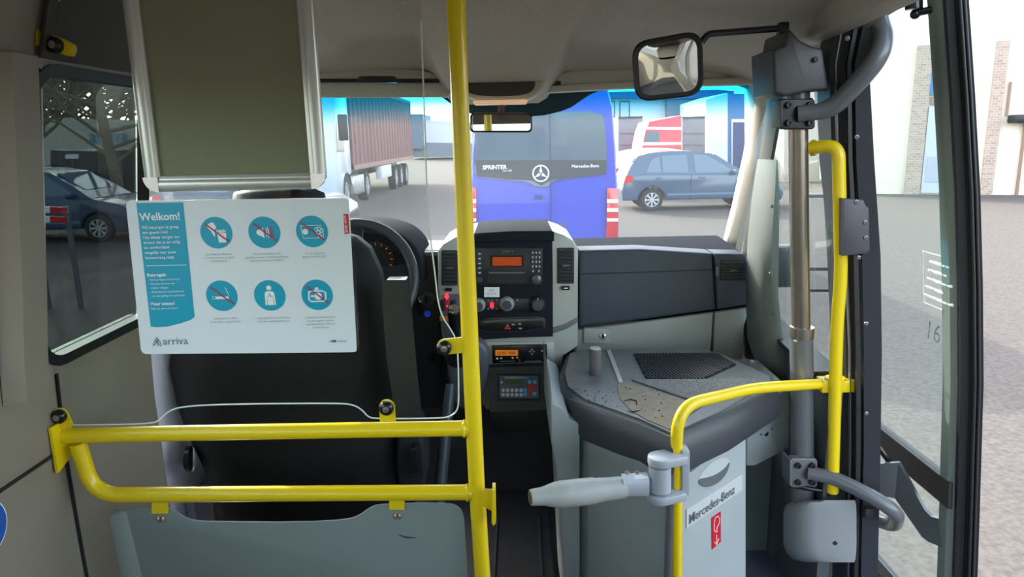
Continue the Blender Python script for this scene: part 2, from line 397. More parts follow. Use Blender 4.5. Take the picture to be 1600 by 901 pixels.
# overhead lamp console in the middle
oc = thing('overhead_console', 'rounded overhead lamp console hanging from headliner above the rear-view mirror', 'overhead console', P(790, 130, 2.3))
mb = MB(); pprism(mb, chaik([(700, 112), (722, 148), (750, 158), (815, 158), (838, 150), (852, 134), (856, 122), (846, 116)], 2), 2.30, .16, .012, 3); hs = mb.build('housing', TRIM, oc)
mb = MB(); pprism(mb, chaik([(712, 118), (730, 121), (790, 117), (826, 120), (838, 128), (832, 144), (808, 150), (745, 150), (722, 140)], 2), 2.292, .012, .002); mb.build('recess', mat('dark_recess', srgb(58, 54, 50), .7), hs)
mb = MB(); mb.box(P(782, 160, 2.34), (.17, .10, .012), .005); mb.build('lamp_lens', mat('warm_lamp_lens', srgb(235, 215, 190), .4, emit=(srgb(255, 200, 150), .3)), oc)

# rear-view mirror
rm = thing('rear_view_mirror', 'small rectangular rear-view mirror in the middle of the windscreen top', 'mirror', P(783, 190, 2.32))
mb = MB(); pprism(mb, rr(734, 176, 832, 207, 7), 2.335, .022, .006, 3); fr_ = mb.build('mirror_frame', BLK, rm)
mb = MB(); pprism(mb, rr(737, 179, 829, 204, 5), 2.333, .003, 0); mb.build('mirror_glass', MIRR, fr_)
mb = MB(); mb.tube([P(783, 178, 2.36), P(783, 166, 2.40), P(786, 158, 2.44)], [.010, .011, .016]); mb.build('mirror_stem', BLKM, rm)

# A-pillar (right) and its trims
def bar(mb, a, b, wa, wb, d=.05):              # tapered bar seen edge on: widths along x, thickness along y
    a = Vector(a); b = Vector(b)
    mb.loft([[a+Vector((-wa/2, 0, 0)), a+Vector((wa/2, 0, 0)), a+Vector((wa/2, d, 0)), a+Vector((-wa/2, d, 0))],
             [b+Vector((-wb/2, 0, 0)), b+Vector((wb/2, 0, 0)), b+Vector((wb/2, d, 0)), b+Vector((-wb/2, d, 0))]])
def slopebar(name, L, Rr, ds, m, d=.05, bev=0):
    secs = []
    for (l, y0), (r, y1), Y in zip(L, Rr, ds):
        A = P(l, y0, Y); B = P(r, y1, Y-.03); secs.append([A, A*.5+B*.5+Vector((0, -.022, 0)), B, B+Vector((.0, d, 0)), A+Vector((0, d, 0))])
    mb = MB(); mb.loft(secs); return mb.build(name, m, smooth=60)
o = slopebar('trim_11', [(1170, 118), (1180, 170), (1168, 240), (1150, 320), (1132, 392)], [(1216, 112), (1206, 170), (1192, 240), (1174, 320), (1158, 394)], [2.46, 2.56, 2.68, 2.8, 2.92], TRIM); struct(o)
o = slopebar('trim_12', [(1208, 130), (1203, 180), (1190, 260), (1174, 340), (1162, 420), (1166, 560)], [(1236, 128), (1222, 180), (1207, 260), (1200, 340), (1192, 420), (1190, 560)], [2.38, 2.42, 2.46, 2.48, 2.5, 2.5], SEAMB, .04); struct(o)
o = slopebar('trim_13', [(1204, 250), (1196, 300), (1187, 380), (1183, 460), (1186, 545), (1206, 600)], [(1215, 250), (1218, 300), (1217, 380), (1216, 460), (1222, 520), (1242, 600)], [2.30, 2.30, 2.30, 2.3, 2.28, 2.25], mat('pale_green_grey_trim', srgb(88, 95, 91), .5, bump=.15), .12); struct(o)
for q in ((1206, 322), (1204, 427), (1210, 488)): struct(screw(None, P(q[0], q[1], 2.255), (0, -1, 0), .006, 'trim_14', POSTG))
# left A-pillar
mb = MB(); mb.loft([[wsp(0, v)+Vector((dx, dy, 0)) for dx, dy in ((-.05, 0), (.06, 0), (.06, .05), (-.05, .05))] for v in (0, .5, 1)]); struct(mb.build('trim_15', TRIM))
# quarter window lower body and sill
mb = MB(); mb.prism([(.895, 1.90, .735), (.93, 1.90, .735), (.93, 2.9, .80), (.895, 2.9, .80)], (0, 0, -1.3)); struct(mb.build('wall_front_right', mat('dark_grey_panel', srgb(74, 78, 82), .5, bump=.2)))
mb = MB(); mb.prism([(.87, 1.97, .745), (.955, 1.97, .745), (.955, 2.60, .79), (.87, 2.60, .79)], (0, 0, .02), .004); struct(mb.build('trim_16', BLKM))
mb = MB(); mb.prism([(.915, 1.97, .76), (.915, 2.62, .80), (.88, 2.62, 1.66), (.872, 1.97, 1.70)], (.005, 0, 0)); struct(mb.build('window_10', CLEARG))
# nose and bonnet edge outside
mb = MB(); mb.box((0, 3.25, .45), (1.86, .5, .9), .08); tag_n = struct(mb.build('trim_17', mat('white_body_paint', srgb(225, 228, 230), .25, coat=.5)))

# ================================================================== DASHBOARD
dsh = thing('dashboard', 'dark blue-grey dashboard with silver centre console below the windscreen', 'dashboard', (0, 2.5, 1.0))
GY = 2.44                                     # glove box face
mb = MB()                                     # top pad up to the windscreen
mb.loft([[Vector((x, GY+.02, .985)), Vector((x, 2.72, 1.025)), Vector((x, 2.93, 1.035)), Vector((x, 2.93, .86)), Vector((x, GY+.02, .80))] for x in (-.93, .855)])
mb.build('top_pad', mat('matt_dash_top', srgb(34, 37, 44), .9, spec=.1, bump=.2, bscale=900), dsh)
mb = MB(); pprism(mb, [(905, 391), (1000, 389), (1113, 396), (1117, 440), (1119, 484), (1010, 499), (905, 511)], GY, .10, .012, 3)
gb = mb.build('glove_compartment_lid', DASH, dsh)
mb = MB(); mb.sheet([[P(908, 427, GY-.002), P(1010, 424, GY-.002), P(1114, 420, GY-.002)], [P(908, 429, GY-.002), P(1010, 426, GY-.002), P(1114, 422, GY-.002)]], (0, .004, 0)); mb.build('seam', SEAMB, gb)
mb = MB(); pprism(mb, [(1116, 396), (1162, 397), (1168, 402), (1173, 476), (1121, 484)], GY-.005, .10, .010, 3); ve = mb.build('end_cap', DASH, dsh)
def vent(parent, x0, y0, x1, y1, Y, n, skew=0.0, handle=True):
    v = MB(); pprism(v, rpx(x0, y0, x1, y1, 2), Y, .012, .001); vv = v.build('air_vent', SEAMB, parent)
    s_ = MB()
    for k in range(n):
        y = y0+(y1-y0)*(k+.5)/n; a = P(x0+2, y, Y-.004); b = P(x1-2, y+skew, Y-.004)
        s_.loft([[p+Vector((0, -.004, -.0022)), p+Vector((0, .006, .0012)), p+Vector((0, .006, .0030)), p+Vector((0, -.004, -.0006))] for p in (a, b)])
    s_.build('slats', mat('vent_slat_grey', srgb(66, 70, 76), .4), vv)
    if handle:
        h = MB(); c = P((x0+x1)/2, (y0+y1)/2, Y-.011); h.box(c, (U(11, Y), .006, .006), .002); h.build('vent_tab', POSTG, vv)
    return vv
vent(ve, 1126, 407, 1167, 438, GY-.010, 7)
mb = MB(); pprism(mb, rpx(1119, 416, 1123, 431, 2), GY-.012, .01); mb.build('vent_wheel', POSTG, ve)
mb = MB(); pprism(mb, [(905, 505), (1010, 494), (1119, 478), (1173, 471), (1173, 480), (1119, 489), (1010, 504), (905, 517)], GY+.02, .08); mb.build('black_stripe', SEAMB, dsh)  # black stripe between the dark lid and the light lower panel
mb = MB(); pprism(mb, [(900, 516), (1010, 502), (1115, 488), (1114, 500), (1110, 560), (900, 560)], GY+.004, .10, .006); lp = mb.build('lower_panel', DGREY, dsh)
mb = MB(); pprism(mb, [(1117, 488), (1172, 480), (1163, 510), (1160, 562), (1114, 562)], GY+.004, .10, .006); mb.build('lower_corner_panel', DGREY, dsh)
mb = MB(); pprism(mb, rpx(912, 513, 955, 537, 3), GY-.006, .02, .003); fl = mb.build('lock_flap', DGREY, dsh)
mb = MB(); mb.lathe([(.011, 0), (.011, .004), (.008, .006), (.006, .004), (0, .004)], P(942, 525, GY-.006), (0, -1, 0)); mb.build('lock', CHROME, fl)
# centre stack
CY = 2.28
mb = MB(); mb.loft([[P(x, y, Y) for x, y in ((684, 392), (692, 381), (712, 370), (745, 364), (865, 362), (880, 367), (896, 376), (903, 387), (903, 540), (880, 556), (870, 640), (760, 640), (700, 560), (690, 520), (684, 450))] for Y in (CY+.012, CY+.02)])
for v in mb.bm.verts:
    pass
mb2 = MB(); q = [P(x, y, CY+.012) for x, y in ((684, 392), (692, 381), (712, 370), (745, 364), (865, 362), (880, 367), (896, 376), (903, 387), (903, 540), (880, 556), (870, 640), (760, 640), (700, 560), (690, 520), (684, 450))]
mb.bm.free(); mb2.prism(q, (0, .30, 0), .006, 3); cs = mb2.build('center_console', SILV, dsh)
mb = MB(); pprism(mb, [(741, 364.5), (800, 361), (863, 360.5), (864, 440), (864, 526), (800, 528), (741, 532)], CY, .33, .005, 3); fp = mb.build('black_faceplate', mat('matt_dash_top', srgb(34, 37, 44)), dsh)
mb = MB(); pprism(mb, [(738, 366), (866, 363), (866, 377), (738, 379)], CY-.006, .03, .006, 3); mb.build('faceplate_hood', mat('matt_dash_top', srgb(34, 37, 44)), dsh)
vent(cs, 690, 391, 715, 446, CY+.008, 9); vent(cs, 871, 387, 897, 443, CY+.008, 10)
mb = MB(); pprism(mb, chaik([(686, 460), (738, 460), (738, 534), (704, 542), (690, 520)], 1), CY+.004, .02, .003); sp = mb.build('switch_panel', mat('mid_grey_switch_panel', srgb(84, 90, 100), .4), cs)
for nm, x0, m_ in (('switch', 688, DASHB), ('switch', 695, KEYR), ('switch', 705, DASHB)):
    a = MB(); pprism(a, rpx(x0, 469, x0+7, 486, 1), CY-.002, .01, .001); sw = a.build(nm, m_, sp)
    if m_ is KEYR: lab(sw, 'red rocker switch'); b = MB(); b.prism(disc(P(698.5, 478, CY-.0035), .003), (0, .002, 0)); b.build('switch_symbol', WHT, sw)
mb = MB(); mb.prism([P(698, 458, CY), P(702, 463, CY), P(698, 468, CY), P(694, 463, CY)], (0, .004, 0)); mb.build('warning_lamp', LEDR, sp)
for x0 in (690, 697):
    a = MB(); pprism(a, rpx(x0-3, 494, x0+4, 501, 0), CY-.001, .008); a.build('orange_label', mat('orange_sticker', srgb(200, 100, 40), .5), sp)
for x0, y0, x1, y1 in ((695, 450, 706, 455), (878, 447, 890, 453)):
    a = MB(); pprism(a, rpx(x0, y0, x1, y1, 1), CY+.002, .01); a.build('badge', BLK, cs)
a = MB(); pprism(a, rpx(881, 449.3, 887, 450.8), CY+.001, .002); a.build('badge_text', WHT, cs)
mb = MB(); pprism(mb, [(864, 512), (885, 506), (903, 496), (903, 503), (885, 514), (864, 521)], CY+.006, .01, .001); mb.build('lower_curve', POSTG, cs)
# radio
mb = MB(); pprism(mb, rpx(742, 387, 848, 446, 2), CY-.006, .02, .002); ra = mb.build('radio', mat('radio_black', srgb(30, 33, 42), .35), dsh)
def onr(name, x0, y0, x1, y1, m_, par, Y=CY-.009, d=.005, r=0, bev=0):
    a = MB(); pprism(a, rpx(x0, y0, x1, y1, r), Y, d, bev); return a.build(name, m_, par)
onr('display', 766, 399, 818, 417, BLK, ra, r=1); onr('display', 769.5, 401.5, 815, 415, ORLCD, ra, Y=CY-.0105)
onr('disc_slot', 762, 426, 822, 442, SEAMB, ra, r=1)
onr('slot_lip', 764, 425, 820, 427, POSTG, ra, d=.004, Y=CY-.011)
for i in range(5):
    onr('button', 745.5, 394+i*7.4, 753, 399+i*7.4, DASH, ra, r=1)
    onr('button_mark', 747.5, 395.8+i*7.4, 751, 397.2+i*7.4, WHT, ra, Y=CY-.0095, d=.001)
onr('button', 745, 433, 754, 441, DASH, ra, r=1)
for i in range(5):
    for j in range(3 if i < 4 else 2):
        x = 832.5+j*5.4 if i < 4 else 833+j*9; y = 394.5+i*7.2
        onr('number_key', x-2.3, y-2.6, x+2.3, y+2.6, DASH, ra, r=1)
        onr('number_key_mark', x-.7, y-1.2, x+.7, y+1.2, WHT, ra, Y=CY-.0096, d=.001)
mb = MB(); mb.lathe([(.016, 0), (.016, .006), (.012, .009), (.006, .010), (.005, .012), (0, .012)], P(838, 436, CY-.006), (0, -1, 0)); kn = mb.build('radio_knob', mat('knob_silver_grey', srgb(96, 102, 112), .3, metal=.4), ra)
mb = MB(); mb.text('SOUND 5', U(4, CY), P(793, 394, CY-.0085), align='CENTER'); mb.build('brand_text', INKG, ra)
onr('note_sticker', 756.5, 448.5, 780.5, 464, WHT, dsh, Y=CY-.003, d=.003)
mb = MB()
for i, s_ in enumerate(('BUS', '87 5175')): mb.text(s_, U(4.6, CY), P(768.5, 455+i*5, CY-.0045), align='CENTER')
mb.build('sticker_text', INKG, dsh)
# heater controls
onr('heater_panel', 744, 466, 852, 485, mat('heater_black', srgb(28, 30, 37), .4), dsh, Y=CY-.003, d=.02, r=3, bev=.002)
for x, y, r_ in ((748, 476, 10.5), (792, 474.5, 11.5), (840, 474.5, 13)):
    c = P(x, y, CY-.003); r_ = U(r_, CY)
    mb = MB(); mb.lathe([(r_*1.05, 0), (r_*1.05, .003), (r_*.92, .010), (r_*.85, .018), (r_*.72, .021)], c, (0, -1, 0), 32); k = mb.build('heater_knob', SILV if x < 800 else DASHB, dsh)
    mb = MB(); mb.lathe([(r_*.72, .017), (r_*.66, .024), (0, .025)], c, (0, -1, 0), 32); mb.build('knob_face', DASH, k)
    mb = MB(); mb.box(c+Vector((0, -.0235, r_*.82)), (.002, .002, r_*.2)); mb.build('pointer', WHT, k)
for i in range(3): onr('led', 765.5, 472.5+i*3.1, 771.5, 474.2+i*3.1, LEDR, dsh, Y=CY-.006, d=.004)
for x in (763, 769, 776):
    for y in (469, 482.5): onr('heater_symbol', x-1.2, y-.8, x+1.2, y+.8, INKG, dsh, Y=CY-.0045, d=.002)
onr('symbol', 807, 467.5, 810, 470, INKG, dsh, Y=CY-.0045, d=.002)
# lower switch tray
mb = MB(); pprism(mb, chaik([(742, 496), (846, 494), (853, 499), (852, 518), (742, 522)], 1), CY-.004, .02, .003, 3); tr_ = mb.build('switch_tray', DASHB, dsh)
mb = MB(); pprism(mb, chaik([(745, 499), (844, 497), (849, 501), (848, 515), (745, 519)], 1), CY-.0055, .006, .001); mb.build('tray_recess', BLK, tr_)
mb = MB(); a = [P(793, 506, CY-.008), P(798, 514, CY-.008), P(788, 514, CY-.008)]; b = [P(793, 509.4, CY-.009), P(795.3, 512.6, CY-.009), P(790.7, 512.6, CY-.009)]
mb.prism(a, (0, .003, 0)); hz = mb.build('hazard_button', LEDR if False else mat('dim_red', srgb(210, 70, 80), .4), tr_)
mb = MB(); mb.prism(b, (0, .003, 0)); mb.build('hazard_symbol_core', BLK, hz)
for x, y in ((802, 507), (812, 506), (813, 513)): onr('tray_symbol', x-2.4, y-1.1, x+2.4, y+1.1, INKG, tr_, Y=CY-.008, d=.003, r=.5)
# silver surround under the tray and tachograph
onr('lower_surround', 744, 534, 866, 576, SILV, dsh, Y=CY+.006, d=.1, r=4, bev=.004)
ta = thing('tachograph', 'slim black tachograph with amber display in the centre console under the heater controls', 'tachograph', P(811, 553, CY))
mb = MB(); pprism(mb, [(768.5, 540.5), (854.5, 538.5), (855.5, 565), (769.5, 568)], CY-.006, .10, .002); tb = mb.build('casing', BLK, ta)
onr('display', 774, 547, 809.5, 555.5, AMB, ta, Y=CY-.009, d=.004)
mb = MB(); mb.text('VDO', U(3.5, CY), P(775, 545, CY-.0085)); mb.text('12:45  068', U(7, CY), P(776, 553.6, CY-.0105)); mb.build('display_text', mat('dark_amber', srgb(80, 40, 10), .5), ta)
for x, y in ((777, 560), (783, 559.5), (801, 559), (808, 558.5), (828, 549), (834, 549), (831, 546), (831, 553), (847, 548)): onr('button', x-1.5, y-1.2, x+1.5, y+1.2, INKG if x > 820 else WHT, ta, Y=CY-.008, d=.003, r=.6)
mb = MB(); mb.prism(disc(P(812, 563, CY-.009), U(1.9, CY)), (0, .003, 0)); mb.build('red_button', KEYR, ta)
mb = MB()
for x0, x1 in ((781, 805), (819, 846)): mb.prism(PP([(x0, 564.2), (x1, 563.4), (x1, 564.1), (x0, 564.9)], CY-.0085), (0, .002, 0))
mb.build('printed_line', INKG, ta)
# ticket terminal in black box
tm = thing('fare_terminal', 'black floor-side box with tilted slate keypad terminal under the tachograph', 'fare terminal', P(811, 620, 2.2))
mb = MB(); mb.loft([[P(x, y, Y) for x, y, Y in ((764, 573, 2.26), (x1, 571, 2.26), (x1, 641, 2.17), (764, 643, 2.17))] if False else [P(764, 574, 2.25), P(860, 571, 2.25), P(861, 640, 2.19), P(765, 643, 2.19)], [P(764, 574, 2.25)+Vector((0, .12, 0)), P(860, 571, 2.25)+Vector((0, .12, 0)), P(861, 640, 2.19)+Vector((0, .18, 0)), P(765, 643, 2.19)+Vector((0, .18, 0))]])
fbx = mb.build('front_cover', DASHB, tm)
mb = MB(); pprism(mb, [(767, 642), (860, 639), (859, 668), (850, 674), (775, 677), (767, 672)], 2.24, .12, .006); mb.build('lower_box', SEAMB, tm)
def TK(px, py, off=0.0):                      # point on the tilted cover
    t = (py-572)/70.0; return P(px, py, 2.25-.06*t-off)
def tkrect(name, x0, y0, x1, y1, m_, par, off, th=.004, r=0):
    a = MB(); q = [TK(x, y, off) for x, y in rpx(x0, y0, x1, y1, r)]; a.prism(q, (0, th, 0)); return a.build(name, m_, par)
bz = tkrect('bezel', 778, 585, 844, 626, BLK, tm, .005, .02, 2); kp = tkrect('keypad_plate', 780.5, 587, 841.5, 622, PANELB, bz, .009, .008, 1)
tkrect('lcd', 788.5, 594, 816, 600.5, GRLCD, kp, .0105)
for i in range(2):
    for j in range(5): tkrect('key', 783.8+j*7, 607+i*7, 788.6+j*7, 612+i*7, KEYW, kp, .011, r=.8)
for x, y, m_ in ((820.5, 609, KEYB), (820.5, 615.5, KEYB), (827.5, 596.5, KEYB), (835.5, 596.5, KEYB), (835, 615, KEYB), (828, 602.5, KEYR), (835, 602.5, KEYR), (828, 609, KEYR), (835, 609, KEYR), (828, 615.5, KEYR)):
    tkrect('key', x-2.7, y-2.6, x+2.7, y+2.6, m_, kp, .011, r=.8)
mb = MB(); a = TK(788, 591.5, .0105); mb.text('TRANSDISPLAY', U(4.4, 2.22), a, yd=(0, .06/.14, 1)); mb.text('TD 31', U(3.6, 2.22), TK(817, 591.3, .0105)); mb.build('printed_text', WHT, kp)
mb = MB(); c = TK(784, 597, .0105)
mb.box(c, (.008, .002, .003)); mb.box(c, (.003, .002, .008)); mb.build('cross_symbol', WHT, kp)
# left half of the dash: instrument hood, face, ignition, footwell
LY = 2.42
mb = MB(); pprism(mb, [(360, 395), (560, 393), (690, 391), (690, 640), (600, 640), (360, 640)], LY, .25, .012, 3); lf = mb.build('driver_side_face', DASHB, dsh)
mb = MB(); pprism(mb, [(640, 394), (688, 393), (688, 400), (640, 401)], LY-.01, .1, .004); mb.build('top_edge', POSTG, dsh)
mb = MB(); pprism(mb, chaik([(440, 400), (460, 366), (520, 352), (590, 354), (634, 368), (660, 400), (662, 470), (440, 470)], 2), LY-.13, .28, .02, 3); ih = mb.build('instrument_hood', mat('matt_dash_top', srgb(34, 37, 44)), dsh)
mb = MB(); pprism(mb, chaik([(452, 410), (470, 374), (525, 362), (585, 364), (620, 376), (640, 402), (636, 455), (452, 455)], 2), LY-.134, .01, 0); ic = mb.build('instrument_cluster', BLK, ih)
for x, y, r_ in ((500, 405, 28), (588, 405, 26)):
    mb = MB(); mb.prism(disc(P(x, y, LY-.138), U(r_, LY)), (0, .004, 0)); d_ = mb.build('dial', mat('dial_black', srgb(26, 26, 28), .4), ic)
    mb = MB()
    for k in range(13):
        t = R(-45+k*22.5); c = P(x, y, LY-.140); u = Vector((cos(t), 0, sin(t))); r0 = U(r_, LY)
        mb.tube([c+u*r0*.8, c+u*r0*.95], .0009, 4)
    mb.build('dial_ticks', mat('amber_dial_marks', srgb(230, 140, 40), .4, emit=(srgb(240, 130, 20), .5)), d_)
mb = MB(); c = P(668, 465, LY); mb.lathe([(.028, 0), (.028, .008), (.022, .012), (.012, .012), (.010, .020), (0, .020)], c, (0, -1, 0)); ig = mb.build('ignition_lock', POSTG, dsh)
mb = MB(); mb.box(c+Vector((0, -.028, 0)), (.008, .03, .022), .002); mb.build('ignition_key', BLK, ig)
key = thing('key_ring', 'small bunch of keys hanging from the ignition lock left of the shifter', 'keys', P(655, 480, LY-.03))
mb = MB(); mb.tube([P(661+7*sin(a/8*2*pi), 466+7*cos(a/8*2*pi), LY-.035) for a in range(9)], .0012, 6); mb.build('ring', CHROME, key)
for dx in (-3, 3):
    mb = MB(); mb.prism([P(658+dx+x, y, LY-.036) for x, y in ((-2, 472), (2, 472), (2.5, 479), (1, 481), (1, 492), (-1, 492), (-1, 481), (-2.5, 479))], (0, .002, 0)); mb.build('key', CHROME, key)
mb = MB(); mb.lathe([(.011, 0), (.011, .004), (.009, .006), (0, .006)], P(668, 490, LY), (0, -1, 0)); lab(mb.build('blue_button', BBLUE, dsh), 'round blue button')
mb = MB(); mb.lathe([(.016, 0), (.016, .004), (.010, .005), (0, .003)], P(674, 558, LY), (0, -1, 0)); mb.build('power_socket', BLK, dsh)
# gear lever console
mb = MB(); pprism(mb, chaik([(694, 536), (764, 528), (764, 600), (745, 640), (712, 640), (700, 590)], 2), CY-.05, .3, .015, 3); gc = mb.build('gear_console', mat('mid_grey_console', srgb(92, 97, 106), .45, bump=.2), dsh)
gl_ = thing('gear_lever', 'gear lever with chrome-capped black knob sticking out beside the silver console', 'gear lever', P(712, 530, 2.18))
mb = MB(); k0 = P(713, 525, 2.18); k1 = P(709, 483, 2.12)
mb.tube([k0, k0.lerp(k1, .25), k0.lerp(k1, .55), k0.lerp(k1, .85), k1], [.012, .015, .020, .021, .016]); mb.build('knob', BLK, gl_)
mb = MB(); mb.lathe([(.0165, 0), (.018, .004), (.015, .010), (.008, .013), (0, .0135)], k1-Vector((0, 0, .003)), (k1-k0).normalized()+Vector((0, -.5, 0))); mb.build('chrome_cap', CHROME, gl_)
mb = MB(); mb.tube([P(716, 556, 2.24), P(714, 540, 2.20), k0], [.045, .03, .012]); mb.build('boot', SEATM, gl_)
# footwell
mb = MB(); mb.prism([(-.55, 2.75, 0), (.30, 2.75, 0), (.30, 2.75, .85), (-.55, 2.75, .85)], (0, .05, 0)); struct(mb.build('wall_front', FLOORM))
mb = MB(); mb.loft([[P(x, y, Y) for x, y in ((700, 660), (740, 655), (752, 672), (755, 700), (700, 700))] for Y in (2.25, 2.7)]); mb.build('tunnel_cover', mat('dark_tunnel_plastic', srgb(66, 68, 76), .45), dsh)
mt = thing('floor_mat', 'dark ribbed rubber mat on cab floor between the driver seat and grey console', 'floor mat', (.0, 2.2, 0))
mb = MB(); mb.prism([(-.14, 1.75, .001), (.12, 1.75, .001), (.12, 2.6, .001), (-.1, 2.6, .001)], (0, 0, .012), 0); mb.build('mat_sheet', mat('mat_rubber', srgb(44, 46, 52), .6, noise=.2, nscale=10, bump=.4), mt)
mb = MB()
for x in (-.09, .07): mb.prism([(x, 1.8, .0125), (x+.008, 1.8, .0125), (x+.018, 2.5, .0125), (x+.01, 2.5, .0125)], (0, 0, .004))
mb.build('rib', mat('mat_rib', srgb(62, 65, 72), .5), mt)
# steering wheel (rim tilted), hub, column
sw = thing('steering_wheel', 'black steering wheel seen through the clear screen right of the poster', 'steering wheel', P(560, 435, 2.14))
c = P(553, 438, 2.13); ax = Vector((0, -cos(R(25)), sin(R(25)))); u = Vector((1, 0, 0)); v = ax.cross(u)*-1
rw = .183
mb = MB(); rim = [c+u*rw*cos(t)+v*rw*sin(t) for t in [2*pi*k/48 for k in range(48)]]
secs = []
for k in range(49):
    t = 2*pi*k/48; d = u*cos(t)+v*sin(t); secs.append([c+d*rw+(d*cos(a)+ax*sin(a))*.0155 for a in [2*pi*j/12 for j in range(12)]])
mb.loft(secs, True, False); bmesh.ops.remove_doubles(mb.bm, verts=mb.bm.verts, dist=1e-5); mb.build('rim', mat('wheel_leather', srgb(66, 70, 76), .42, bump=.2), sw)
mb = MB(); mb.lathe([(.085, -.01), (.085, .01), (.07, .025), (0, .03)], c, ax); hb = mb.build('hub', DASHB, sw)
for t in (R(-10), R(190), R(-90)):
    d = u*cos(t)+v*sin(t); mb = MB(); n_ = d.cross(ax)
    mb.loft([[c+d*r_+n_*w_, c+d*r_-n_*w_, c+d*r_-n_*w_-ax*.015, c+d*r_+n_*w_-ax*.015] for r_, w_ in ((.06, .035), (.12, .022), (.178, .020))]); mb.build('spoke', DASHB, sw)
mb = MB(); mb.cyl(c-ax*.01, c-ax*.26, .035, .05); mb.build('column', DASHB, sw)
mb = MB(); a = c-ax*.08; mb.tube([a+Vector((.04, 0, 0)), a+Vector((.14, .0, .01)), a+Vector((.19, -.005, .015))], [.006, .006, .008]); mb.build('indicator_stalk', BLK, sw)

# ================================================================== ENGINE/ENTRY CONSOLE
ec = thing('entrance_console', 'tall grey plastic cabinet with padded dark edge and slatted grille on top beside the entrance', 'cabinet', (.45, 2.0, 0))
ZT = .735
def T_(px, py, z=ZT): return PZ(px, py, z)
k1 = T_(1051, 684); kL = T_(872, 585); kBL = T_(884, 551); kBR = T_(1128, 550); kR = T_(1212, 588)
topo = [k1, T_(1000, 662), T_(905, 628), T_(876, 606), kL, kBL, T_(905, 546), T_(1100, 546), kBR, kR, T_(1216, 600), T_(1140, 645)]
def inset(poly, d):
    c = sum(poly, Vector())/len(poly); return [p+(c-p).normalized()*d for p in poly]
def drop(poly, dz): return [p+Vector((0, 0, dz)) for p in poly]
mb = MB(); mb.loft([drop(inset(topo, -.002), -.105), drop(inset(topo, -.012), -.085), drop(inset(topo, -.012), -.045), drop(inset(topo, -.002), -.018), drop(inset(topo, .012), -.004), drop(inset(topo, .02), 0)])
mb.build('padded_rim', BUMPER, ec)
mb = MB(); mb.loft([drop(inset(topo, .022), -.002), drop(inset(topo, .022), .004)]); mb.build('top_plate', DUSTY, ec)
# body, tapering slightly
bod = [drop(inset(topo, .012), -.095)]

# left outer wing with the stepped lip
wing = [(860, 595), (866, 630), (884, 640), (890, 655), (906, 662), (906, 901), (906, 1000), (886, 1000), (874, 760), (861, 690)]
mb = MB(); a = PP(wing, 1.83); mb.prism(a, (-.0, .40, 0), .006, 3); mb.build('side_wing', CONS, ec)
# seam grooves and rear-left face panel
p0 = T_(906, 660, ZT-.09); 
def facepanel(name, A, B, z0, z1, th, m_, par, bev=.004):
    A = Vector((A[0], A[1], 0)); B = Vector((B[0], B[1], 0)); d = (B-A); n = Vector((d.y, -d.x, 0)).normalized()
    a = MB(); a.prism([A+Vector((0, 0, z0)), B+Vector((0, 0, z0)), B+Vector((0, 0, z1)), A+Vector((0, 0, z1))], n*-th, 0)
    if bev:
        pass
    return a.build(name, m_, par)
fA = Vector((.165, 1.80)); 
# facing panels are set by the plan of the cabinet
q1 = inset(topo, .004)
plA = Vector((q1[2].x, q1[2].y)); plB = Vector((q1[0].x, q1[0].y)); plC = Vector((q1[11].x, q1[11].y)); plD = Vector((q1[10].x, q1[10].y))
dAB = (plB-plA).normalized()
facepanel('rear_panel', plA+dAB*.03, plB-dAB*.012, .0, ZT-.088, .03, CONS, ec)
# door panel with the badge: from the front corner towards the wall
dBC = (plD-plB).normalized(); pE = plB+dBC*.178
nBC = Vector((dBC.y, -dBC.x))

nv = Vector((nBC.x, nBC.y, 0)); hv = Vector((dBC.x, dBC.y, 0))
def DPp(px, py, off=.0):                       # pixel to a point on that panel
    d = ray(px, py); o_ = Vector((plB.x, plB.y, 0))+nv*off; cam0 = Vector((0, 0, CAMZ)); t = (o_-cam0).dot(nv)/d.dot(nv); return cam0+d*t
a_, b_, c_, d_ = DPp(1060, 752), DPp(1165, 672), DPp(1165, 1000), DPp(1050, 1080)
mb = MB(); mb.prism([a_, b_, c_, d_], -nv*.03); dp = mb.build('door_panel', CONSL, ec)
bt_ = ZT-.09; ex = [Vector((plB.x, plB.y, 0))-nv*.01, Vector((b_.x, b_.y, 0))-nv*.012-hv*.012, Vector((b_.x-.01, 2.30, 0)), Vector((kBL.x+.03, 2.30, 0)), Vector((kL.x+.04, kL.y, 0)), Vector((plA.x, plA.y+.01, 0))]
mb = MB(); mb.loft([[Vector((p.x, p.y, .0)) for p in ex], [Vector((p.x, p.y, bt_)) for p in ex]]); mb.build('body', CONS, ec)
print('panel dir', dBC, 'edge', pE, 'corner px', plB)
def dprism(name, pts, m_, par, off=.002, th=.004):
    a = MB(); a.prism([DPp(x, y, off) for x, y in pts], -nv*th); return a.build(name, m_, par)
